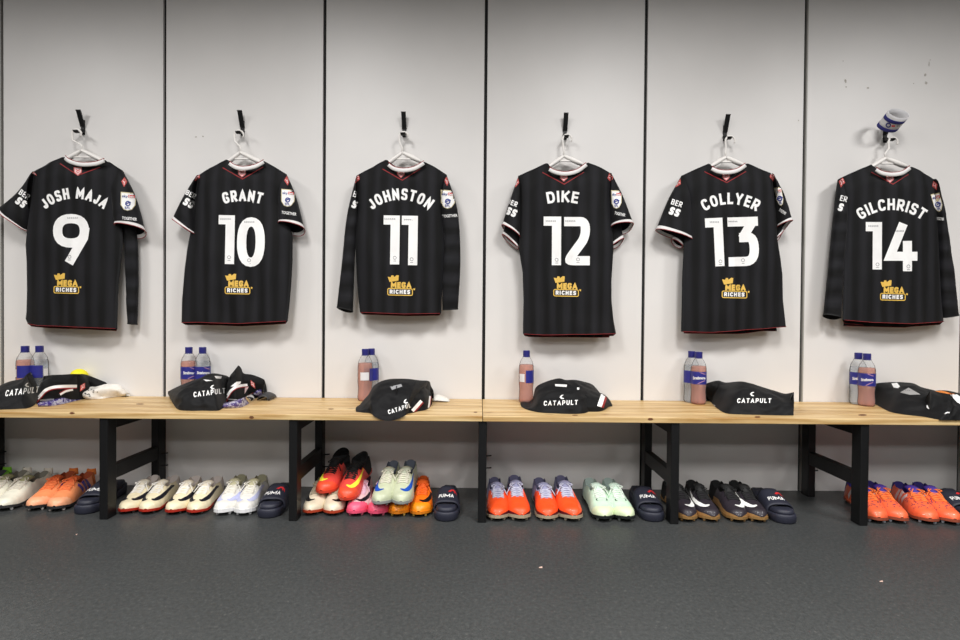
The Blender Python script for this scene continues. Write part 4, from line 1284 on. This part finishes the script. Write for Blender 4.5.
def build_boot(nm, L):
    t = bpy.data.objects.new('football_boot', None); COL.objects.link(t); t.empty_display_size = .05
    mu = mat(nm + '_upper', L.upper, L.rough, var=.06, vscale=40, coat=.15, spec=.45)
    NS, NU = 46, 36
    Sv = [i/NS for i in range(NS+1)]
    pts = [[boot_pt(s, -1 + 2*j/NU) for j in range(NU+1)] for s in Sv]
    regs = {'upper': [], 'collar': [], 'lining': [], 'toe_cap': [], 'rim': []}
    for i in range(NS):
        for j in range(NU):
            s = (i+.5)/NS; u = -1 + 2*(j+.5)/NU; a = abs(u)
            r = 'upper'
            if .05 < s < .44 and a < .55: r = 'lining'
            elif L.collar and s < (L.csplit(a) if L.csplit else .50 - .55*a): r = 'collar'
            elif L.toe and s > .80 + .1*(1-a): r = 'toe_cap'
            elif L.rim and a > .86: r = 'rim'
            regs[r].append((i, j))
    cm = {'upper': mu, 'lining': mat(nm + '_lining', L.lining, .85), 'collar': mat(nm + '_collar', L.collar or L.upper, .8, var=.12, vscale=90, bump=.3, bscale=500),
          'toe_cap': mat(nm + '_toe', L.toe or L.upper, .4), 'rim': mat(nm + '_rim', L.rim or L.upper, .38, L.metal)}
    up = None
    for r in ('upper', 'collar', 'lining', 'toe_cap', 'rim'):
        if not regs[r]: continue
        idx = {}; V = []; Fc = []
        for (i, j) in regs[r]:
            f = []
            for (a, b) in ((i, j), (i, j+1), (i+1, j+1), (i+1, j)):
                if (a, b) not in idx: idx[(a, b)] = len(V); V.append(pts[a][b])
                f.append(idx[(a, b)])
            Fc.append(tuple(f))
        if r == ('collar' if L.collar else 'upper'):
            n0 = len(V); V += pts[0]; Fc.append(tuple(n0+k for k in range(NU+1)))
        o = mk(r, V, Fc, cm[r], t)
        if r == 'upper': up = o
    # sole plate with studs
    V, Fc = [], []; us = (-1, -.6, 0, .6, 1); n = len(us)
    for top in (0, 1):
        for i in range(31):
            for u in us: V.append(boot_sole(i/30, u, top) + Vector((0, 0, L.soleh*top)))
    H = 31*n
    for i in range(30):
        for k in range(n-1):
            Fc.append((i*n+k, (i+1)*n+k, (i+1)*n+k+1, i*n+k+1)); Fc.append((H+i*n+k, H+i*n+k+1, H+(i+1)*n+k+1, H+(i+1)*n+k))
        Fc.append((i*n, H+i*n, H+(i+1)*n, (i+1)*n)); Fc.append((i*n+n-1, (i+1)*n+n-1, H+(i+1)*n+n-1, H+i*n+n-1))
    Fc.append(tuple(range(n)) + tuple(H+k for k in range(n))[::-1]); Fc.append(tuple(30*n+k for k in range(n))[::-1] + tuple(H+30*n+k for k in range(n)))
    so = mk('sole', V, Fc, mat(nm + '_sole', L.sole, .4, L.metal), t, False)
    ms = mat(nm + '_stud', L.stud or L.sole, .4, L.metal)
    for s, u in ((.90,-.62),(.90,.62),(.74,-.78),(.74,.78),(.82,0),(.58,-.7),(.58,.7),(.1,-.6),(.1,.6),(.24,-.6),(.24,.6)):
        c = boot_sole(s, u, 0)
        q = MB(); q.lathe((c.x, c.y, 0), [(.0042, .0002), (.0052, .003), (.0075, c.z + .001)], 10); q.make('stud', ms, so, True)
    # tongue
    V, Fc = [], []
    for j in range(9):
        f = j/8
        c = boot_pt(.56 - .02*f, 0) * (1-f) + Vector((.004, -BL*.41, .100 + L.tabtall*.3)) * f
        c.z += .006*sin(pi*f); wd = .017 + .008*f
        for i in range(7):
            u = i/6*2-1; V.append(c + Vector((u*wd, -.004*u*u*0, -.010*u*u)))
    for j in range(8):
        for i in range(6): Fc.append((j*7+i, j*7+i+1, (j+1)*7+i+1, (j+1)*7+i))
    solid(mk('tongue', V, Fc, mat(nm + '_tongue', L.tongue or L.upper, .7), t), .005)
    # heel tab
    if L.tab:
        V, Fc = [], []
        for j in range(7):
            f = j/6
            for i in range(7):
                u = i/6*2-1
                V.append((u*(.020-.004*f), -.004 + .002*f + .010*u*u, .068 + (.026 + L.tabtall)*f))
        for j in range(6):
            for i in range(6): Fc.append((j*7+i, j*7+i+1, (j+1)*7+i+1, (j+1)*7+i))
        solid(mk('heel_tab', V, Fc, mat(nm + '_tab', L.tab, .8), t), .006)
    if L.sock:
        V, Fc = [], []; n = 20; m_ = 12
        for j in range(m_+1):
            f = j/m_
            for k in range(n):
                a = 2*pi*k/n
                s_ = .24 + .20*cos(a)*(1 - .12*f)
                base = .060
                x = .005 + (.030 + .003*sin(f*9))*sin(a)
                V.append((x, -BL*s_ + .004*sin(f*7), base + f*.040 + .006*sin(2*a+1)*f))
        for j in range(m_):
            for k in range(n):
                k2 = (k+1) % n; Fc.append((j*n+k, j*n+k2, (j+1)*n+k2, (j+1)*n+k))
        solid(mk('sock_collar', V, Fc, mat(nm + '_sock', L.sock, .85, bump=.4, bscale=500), t), .003)
    # laces: crossings and a bow
    q = MB(); rows = 6
    for i in range(rows):
        s0 = .505 + .036*i
        for sg in (-1, 1):
            q.tube([boot_pt(s0 + .030*(f/6), sg*(-.27 + .54*f/6), .0025) for f in range(7)], .0021, 5)
    b0 = boot_pt(.50, 0, .005)
    random.seed(len(nm))
    for sg in (-1, 1):
        q.tube([b0 + Vector((sg*(.003 + .022*sin(pi*f/10)), .010*cos(pi*f/5) - .024*f/10*(1 if sg > 0 else .4), .002 + .007*sin(pi*f/10) - .012*(f/10))) for f in range(11)], .0020, 5)
        q.tube([b0 + Vector((sg*(.004+(.034 if sg > 0 else .022)*f/8), -.034*f/8, .003 + .005*sin(pi*f/8) - .030*(f/8)**1.6)) for f in range(9)], .0019, 5)
    q.make('laces', mat(nm + '_lace', L.lace, .75), t, True)
    # printed tick on both sides
    def surf_ribbon(cl, wid, name, mt, sg, lift=.0012, m_=34):
        V, Fc = [], []
        def to(a, b): return boot_pt(a/BL, sg*b/.075, lift)
        for i in range(m_+1):
            f = i/m_; p = poly_at(cl, f); e = 1e-3
            p1, p0 = poly_at(cl, min(1, f+e)), poly_at(cl, max(0, f-e))
            dx, dy = p1[0]-p0[0], p1[1]-p0[1]; l = math.hypot(dx, dy) or 1
            h = poly_at([(w__,) for w__ in wid], f)[0]/2
            for k in (-1, -.33, .33, 1): V.append(to(p[0] - dy/l*h*k, p[1] + dx/l*h*k))
        for i in range(m_):
            for k in range(3): Fc.append((i*4+k, i*4+k+1, (i+1)*4+k+1, (i+1)*4+k))
        mk(name, V, Fc, mt, t)
    if L.tick:
        for sg in L.ticksides:
            c_ = L.tick if sg > 0 or not L.tick2 else L.tick2
            surf_ribbon(L.tickline, L.tickwid, 'tick', mat(nm + '_tick%d' % sg, c_, .4), sg)
    if L.bars:
        for sg in (-1, 1):
            for k in range(3):
                a = .100 + .028*k
                surf_ribbon([(a, .034), (a - .012, .052), (a - .026, .066)], [.013, .0135, .0135], 'side_stripe', mat(nm + '_bar', L.bars, .4), sg, m_=14)
    if L.specks:
        random.seed(3); md = mat(nm + '_speck', L.specks, .6)
        V, Fc = [], []
        for _ in range(96):
            s = random.uniform(.52, .86); u = random.uniform(-.75, .75); l = random.uniform(.006, .014)
            n0 = len(V)
            for (ds, du) in ((0, 0), (0, .05), (l*1.3, .07), (l*1.3, .02)): V.append(boot_pt(s + ds, u + du, .0009))
            Fc.append((n0, n0+1, n0+2, n0+3))
        mk('flecks', V, Fc, md, t)
    return t
TICK = [(.085,.050), (.130,.050), (.175,.045), (.215,.036), (.243,.022), (.243,.006)]     # distance from heel, distance from the instep line
TICKW = [.003, .010, .016, .020, .019, .005]
TICKF = [(.120,.046), (.165,.044), (.205,.036), (.234,.024), (.243,.010), (.236,-.004)]   # carried round to the toe
TICKFW = [.003, .011, .017, .020, .016, .004]
TS = dict(tickline=TICK, tickwid=TICKW); TF = dict(tickline=TICKF, tickwid=TICKFW)
LOOK = {
 'green': BootLook(upper=(214,212,196), collar=(120,186,48), tab=(120,186,48), csplit=lambda a: .24, sole=(40,40,42), tabtall=.002, lace=(206,200,186)),
 'offwhite': BootLook(upper=(234,230,212), lining=(120,116,104), sole=(52,52,54), stud=(206,206,206), tab=(208,202,190), tabtall=.002, lace=(214,206,192), tongue=(150,146,110)),
 'peach': BootLook(upper=(244,150,98), lining=(150,66,30), sole=(40,40,42), stud=(206,196,190), tab=(214,116,48), collar=(212,112,50), csplit=lambda a: .18, tabtall=.002, lace=(240,124,66), tongue=(216,94,44), bars=(70,44,150), toe=(246,172,130)),
 'cream': BootLook(upper=(236,224,190), lining=(200,190,184), collar=(214,204,198), csplit=lambda a: .34-.2*a, sole=(170,40,24), stud=(60,56,54), lace=(240,236,228), tongue=(226,216,196), tick=(22,22,34), **TS),
 'white': BootLook(upper=(232,230,224), lining=(150,146,120), collar=(200,198,180), csplit=lambda a: .52-.5*a, sole=(238,238,238), stud=(214,214,214), lace=(236,232,220), tongue=(196,190,156), tick=(196,200,232), tabtall=.006, soleh=.004, **TS),
 'stone': BootLook(ticksides=(-1,), upper=(228,216,190), lining=(150,140,120), sole=(176,64,36), stud=(52,50,50), lace=(178,164,140), tongue=(188,176,150), tick=(18,18,22), **TF),
 'pink': BootLook(ticksides=(1,), upper=(236,198,200), toe=(246,96,128), rim=(246,96,128), lining=(90,60,80), sole=(236,84,118), stud=(230,110,136), lace=(232,196,214), tongue=(226,170,184), tick=(26,20,30), **TF),
 'orange': BootLook(ticksides=(1,), upper=(250,116,20), toe=(252,148,22), lining=(206,88,20), sole=(216,124,22), stud=(224,186,92), lace=(244,104,26), tongue=(240,98,22), tick=(24,20,22), tabtall=.010, **TF),
 'socked': BootLook(ticksides=(-1,), upper=(232,74,64), toe=(240,84,52), lining=(14,14,15), collar=(16,16,17), csplit=lambda a: .62-.36*a, sole=(206,62,40), lace=(16,16,17), tongue=(18,18,19), tick=(250,236,70), sock=(15,15,16), **TF),
 'sage': BootLook(ticksides=(-1,), upper=(196,202,172), lining=(86,92,104), sole=(150,154,150), stud=(120,120,118), collar=(176,186,170), csplit=lambda a: .30-.2*a, lace=(220,216,198), tongue=(188,192,170), tick=(34,84,184), tabtall=.004, **TF),
 'coral': BootLook(upper=(250,84,34), lining=(104,104,134), collar=(154,154,188), csplit=lambda a: .74-.50*a, sole=(176,160,134), stud=(160,150,132), lace=(196,196,214), tongue=(146,146,176), rim=(90,20,30)),
 'mint': BootLook(upper=(206,234,208), lining=(172,190,184), collar=(196,222,212), csplit=lambda a: .40-.25*a, sole=(26,30,30), stud=(110,116,110), lace=(228,238,226), tongue=(200,222,206), tick=(30,44,40), toe=(222,236,196),
       tickline=[(.196,.010),(.204,.016),(.212,.018),(.216,.012)], tickwid=[.001,.003,.004,.001]),
 'black': BootLook(ticksides=(1,), upper=(44,38,46), lining=(14,14,15), collar=(18,18,19), csplit=lambda a: .46-.2*a, sole=(168,130,80), stud=(178,140,92), rim=(184,142,90), metal=.35, lace=(16,16,17), tongue=(18,18,19), tick=(244,244,240), tabtall=.014, rough=.5, **TF),
 'salmon': BootLook(upper=(250,110,68), lining=(44,34,110), collar=(62,44,148), csplit=lambda a: .30-.26*a, sole=(150,74,52), stud=(170,174,182), lace=(246,126,56), tongue=(66,44,140), bars=(226,206,204), tabtall=.010, specks=(120,44,90)),
}
PROTO = {}
def copy_tree(o, parent=None):
    c = o.copy(); COL.objects.link(c)
    if parent: c.parent = parent
    for ch in o.children: copy_tree(ch, c)
    return c
def boot(kind, tx, ty, yaw, label, group, z=0.0, pitch=0.0, mir=False, roll=0.0, scale=1.0):
    """toe tip at photo point (tx, ty) on the floor (or at height z), heading yaw from straight out of the wall"""
    if kind not in PROTO:
        PROTO[kind] = o = build_boot(kind, LOOK[kind])
    else:
        o = copy_tree(PROTO[kind])
    toe = G(tx, ty, z)
    R = Euler((radians(pitch), radians(roll), radians(yaw)), 'XYZ')
    o.rotation_euler = R
    o.scale = (-scale if mir else scale, scale, scale)
    off = R.to_matrix() @ Vector((0, -BL*scale, 0))
    o.location = toe - off
    tag(o, label, 'boot', group)
    return o
def pair(kind, a, b, la, lb, group, **kw):
    boot(kind, *a, la, group, mir=False, **kw); boot(kind, *b, lb, group, mir=kind not in ('pink', 'orange'), **kw)
# under shirt 9
boot('green', -47, 511, 8, 'off-white boot with lime green heel, cut off by the left edge of the picture', 'boots under shirt 9')
pair('offwhite', (-23, 511.4, 9), (1, 512.4, 9), 'left boot of the off-white pair under shirt 9', 'right boot of the off-white pair, beside the peach boots, shirt 9', 'boots under shirt 9')
pair('peach', (31, 512.4, 10), (54, 513, 12), 'left boot of the peach orange pair under shirt 9', 'right boot of the peach orange pair, next to the navy slide under shirt 9', 'boots under shirt 9')
# under shirt 10
g = 'boots under shirt 10'
boot('cream', 123.5, 515.4, 7, 'first cream boot with dark tick and red sole, beside the bench leg under shirt 10', g, scale=.95)
boot('cream', 145.5, 515.6, 7, 'second cream boot with dark tick, counted from the left leg under shirt 10', g, scale=.95, mir=True)
boot('cream', 171, 516.2, 8, 'third cream boot with dark tick, counted from the left leg under shirt 10', g, scale=.95)
boot('cream', 194, 516.4, 7, 'cream boot with dark tick and red sole, beside the white pair under shirt 10', g, scale=.95, mir=True)
pair('white', (220.5, 516.8, 8), (242.5, 517, 7), 'white boot left of its pair, beside the cream boots under shirt 10', 'white boot with lilac side, next to the navy slide under shirt 10', g)
# under shirt 11
g = 'boots under shirt 11'
pair('stone', (309.5, 516.8, 4), (332, 517.2, 3), 'pale stone boot with black tick, beside the bench leg under shirt 11', 'pale stone boot with black tick, below the socked boots under shirt 11', g, scale=.96)
pair('pink', (354, 517.6, 2), (375.5, 517.8, 2), 'pink boot with bright pink toe, left of its pair under shirt 11', 'pink boot with bright pink toe, below the sage boots under shirt 11', g)
pair('orange', (396.5, 518, 1), (418.5, 518.4, 2), 'bright orange boot with black tick, half covered by a sage boot under shirt 11', 'bright orange boot with black tick, next to the navy slide under shirt 11', g)
g = 'boots stacked on other boots under shirt 11'
boot('socked', 321.5, 497, -6, 'red boot with tall black sock, left one on top of the pile', g, z=.060, pitch=8)
boot('socked', 345.5, 504, -5, 'red boot with tall black sock, right one on top of the pile', g, z=.048, pitch=10, mir=True)
boot('sage', 378.5, 508, -4, 'sage green boot with blue tick, left one on top of the pile under shirt 11', g, z=.050, pitch=6)
boot('sage', 401, 508, -1, 'sage green boot with blue tick, right one on top of the pile under shirt 11', g, z=.050, pitch=7, mir=True)
# under shirt 12
g = 'boots under shirt 12'
boot('coral', 497.5, 522.6, 1, 'orange boot with lavender collar, beside the middle bench leg under shirt 12', g, scale=1.04)
boot('coral', 521.5, 522.8, 2, 'orange boot with lavender collar, second from the middle bench leg under shirt 12', g, scale=1.1, mir=True)
boot('coral', 548, 523, 1, 'orange boot with lavender collar, third from the middle bench leg under shirt 12', g, scale=1.04)
boot('coral', 574.5, 523.2, 2, 'orange boot with lavender collar, beside the mint pair under shirt 12', g, scale=1.1, mir=True)
pair('mint', (605, 523.2, 1), (628.5, 523.4, 3), 'pale mint boot, left of its pair, beside the orange boots under shirt 12', 'pale mint boot, right of its pair, next to the navy slide under shirt 12', g, scale=1.04)
# under shirt 13
g = 'boots under shirt 13'
boot('black', 689.5, 523.4, -2, 'black boot with gold edge, partly behind the bench leg under shirt 13', g)
boot('black', 713.5, 523.6, -4, 'black boot with gold edge, second from the bench leg under shirt 13', g, mir=True)
boot('black', 740, 523.8, -5, 'black boot with gold edge, third from the bench leg under shirt 13', g)
boot('black', 762, 524, -4, 'black boot with gold edge, next to the navy slide under shirt 13', g, mir=True)
# under shirt 14
g = 'boots under shirt 14'
boot('salmon', 879, 524.6, -17, 'salmon boot with purple collar, standing behind the bench leg under shirt 14', g, scale=1.03)
boot('salmon', 902, 525, -14, 'salmon boot with purple collar, just right of the bench leg under shirt 14', g, scale=1.03, mir=True)
boot('salmon', 930, 525.6, -18, 'salmon boot with white side stripes in full view under shirt 14', g, scale=1.03)
boot('salmon', 955, 526.4, -16, 'salmon boot with purple collar, next to the slide at the right picture edge', g, scale=1.03, mir=True)

# ------------------------------------------------------------------ slides
M_sl = mat('navy_rubber', (38, 40, 54), .55, var=.05); M_sl2 = mat('navy_strap', (34, 36, 50), .6, var=.08)
SLW = [(0,.026),(.04,.034),(.12,.040),(.35,.041),(.55,.045),(.75,.050),(.88,.047),(.95,.037),(.985,.024),(1,.010)]
SL = .285
def build_slide():
    t = bpy.data.objects.new('slide_sandal', None); COL.objects.link(t)
    def slab(prof, name, mt):
        """prof: list of (width factor, z) from bottom to top"""
        V, Fc = [], []; ns = 40
        outl = [(interp(i/ns, SLW), -SL*i/ns) for i in range(ns+1)]
        loop = [(w_, y) for w_, y in outl] + [(-w_, y) for w_, y in outl[::-1]]
        n = len(loop)
        for (k, z, g_) in prof:
            for (x, y) in loop:
                s = -y/SL
                V.append((x*k, -SL/2 + (y+SL/2)*(1 - (1-k)*.35), z + .006*smooth01(.75, 1, s)*g_ + .012*smooth01(.4, 0, s)*g_))
        for j in range(len(prof)-1):
            for i in range(n):
                i2 = (i+1) % n; Fc.append((j*n+i, j*n+i2, (j+1)*n+i2, (j+1)*n+i))
        Fc.append(tuple(range(n))[::-1])
        # top
        m0 = (len(prof)-1)*n
        for i in range(ns): Fc.append((m0+i, m0+i+1, m0+n-2-i, m0+n-1-i))
        return mk(name, V, Fc, mt, t)
    slab([(.93,0,0),(1.0,.006,0),(1.02,.018,1),(1.0,.026,1),(.95,.030,1)], 'sole', M_sl)
    slab([(.86,.028,1),(.86,.036,1),(.80,.044,1),(.66,.047,1),(.3,.046,1)], 'footbed', M_sl)
    def st(u, q, lift=0.0):
        a = u*pi/2
        s = .80 - .36*q
        w_ = interp(s, SLW) + .005 + lift
        h = .062 + .030*q + lift
        x = w_*(abs(sin(a))**.75)*(1 if u >= 0 else -1)
        return Vector((x, -SL*s + .008*abs(u), .012 + (h-.012)*max(cos(a), 0)**.55))
    V, Fc = [], []; nu, nv = 30, 10
    for j in range(nv+1):
        for i in range(nu+1): V.append(st(-1+2*i/nu, j/nv))
    for j in range(nv):
        for i in range(nu): Fc.append((j*(nu+1)+i, j*(nu+1)+i+1, (j+1)*(nu+1)+i+1, (j+1)*(nu+1)+i))
    sp = mk('strap', V, Fc, M_sl2, t); solid(sp, .006, -1)
    def art(d, name, mt, par):
        mk(name, [st(x, y, .0012) for x, y in d.v], d.f, mt, par, False)
    d = D2(); d.text('PUMA', 0, 0, 1.0, .19, 0, 1.15, .12, .2)
    xs = [a for a, b in d.v]; x0, x1 = min(xs), max(xs)
    d.v = [(-.36 + .62*(a-x0)/(x1-x0), .24 + (-b)*.21) for a, b in d.v]
    art(d, 'strap_lettering', M_white, sp)
    d = D2(); d.line([(0,0),(.12,.10),(.24,.10),(.36,.03),(.44,-.12)], .1, step=.05, widths=[.03,.07,.09,.06,.02]); d.line([(.24,.08),(.30,-.06)], .05, step=.05); d.line([(.14,.08),(.05,-.02)], .04, step=.05)
    d.v = [(.02 + a, .60 + b) for a, b in d.v]
    art(d, 'strap_emblem', mat('red_emblem', (206, 40, 44), .6), sp)
    return t
SP = []
def slide(tx, ty, yaw, label):
    if not SP: SP.append(build_slide()); o = SP[0]
    else: o = copy_tree(SP[0])
    toe = G(tx, ty, 0); R = Euler((0, 0, radians(yaw))); o.rotation_euler = R
    o.location = toe - R.to_matrix() @ Vector((0, -SL, 0))
    tag(o, label, 'sandal', 'navy slides under the bench')
slide(82, 515, 8, 'navy slide sandal behind the bench leg, beside the peach boots, shirt 9')
slide(266.5, 519, 5, 'navy slide sandal beside the white boots under shirt 10')
slide(445.5, 522.2, 0, 'navy slide sandal beside the orange boots under shirt 11')
slide(655, 522.6, -2, 'navy slide sandal between the mint boots and the bench leg under shirt 12')
slide(788.5, 524.8, -4, 'navy slide sandal beside the black and gold boots under shirt 13')
slide(979, 524.5, -6, 'navy slide sandal cut off by the right edge of the picture under shirt 14')

# scraps on the floor
M_scrap = mat('scrap_paper', (206, 176, 160), .8)
for (px, py, w_, l_, lab) in ((540.5, 568, .012, .006, 'small pinkish scrap of paper on the floor in the middle'), (76.5, 535, .004, .004, 'tiny white crumb on the floor at the left'),
                         (881, 582, .011, .004, 'tiny pale shred on the floor towards the right')):
    c = G(px, py, 0)
    q = MB(); q.add([(c.x-w_/2, c.y-l_/2, .0012), (c.x+w_/2, c.y-l_/3, .0008), (c.x+w_/2, c.y+l_/2, .0035), (c.x-w_/3, c.y+l_/2, .0012)], [(0,1,2,3)])
    o = q.make('floor_scrap', M_scrap, None, False, (c.x, c.y, 0)); solid(o, .0008, 1); tag(o, lab, 'scrap', 'scraps on the floor')
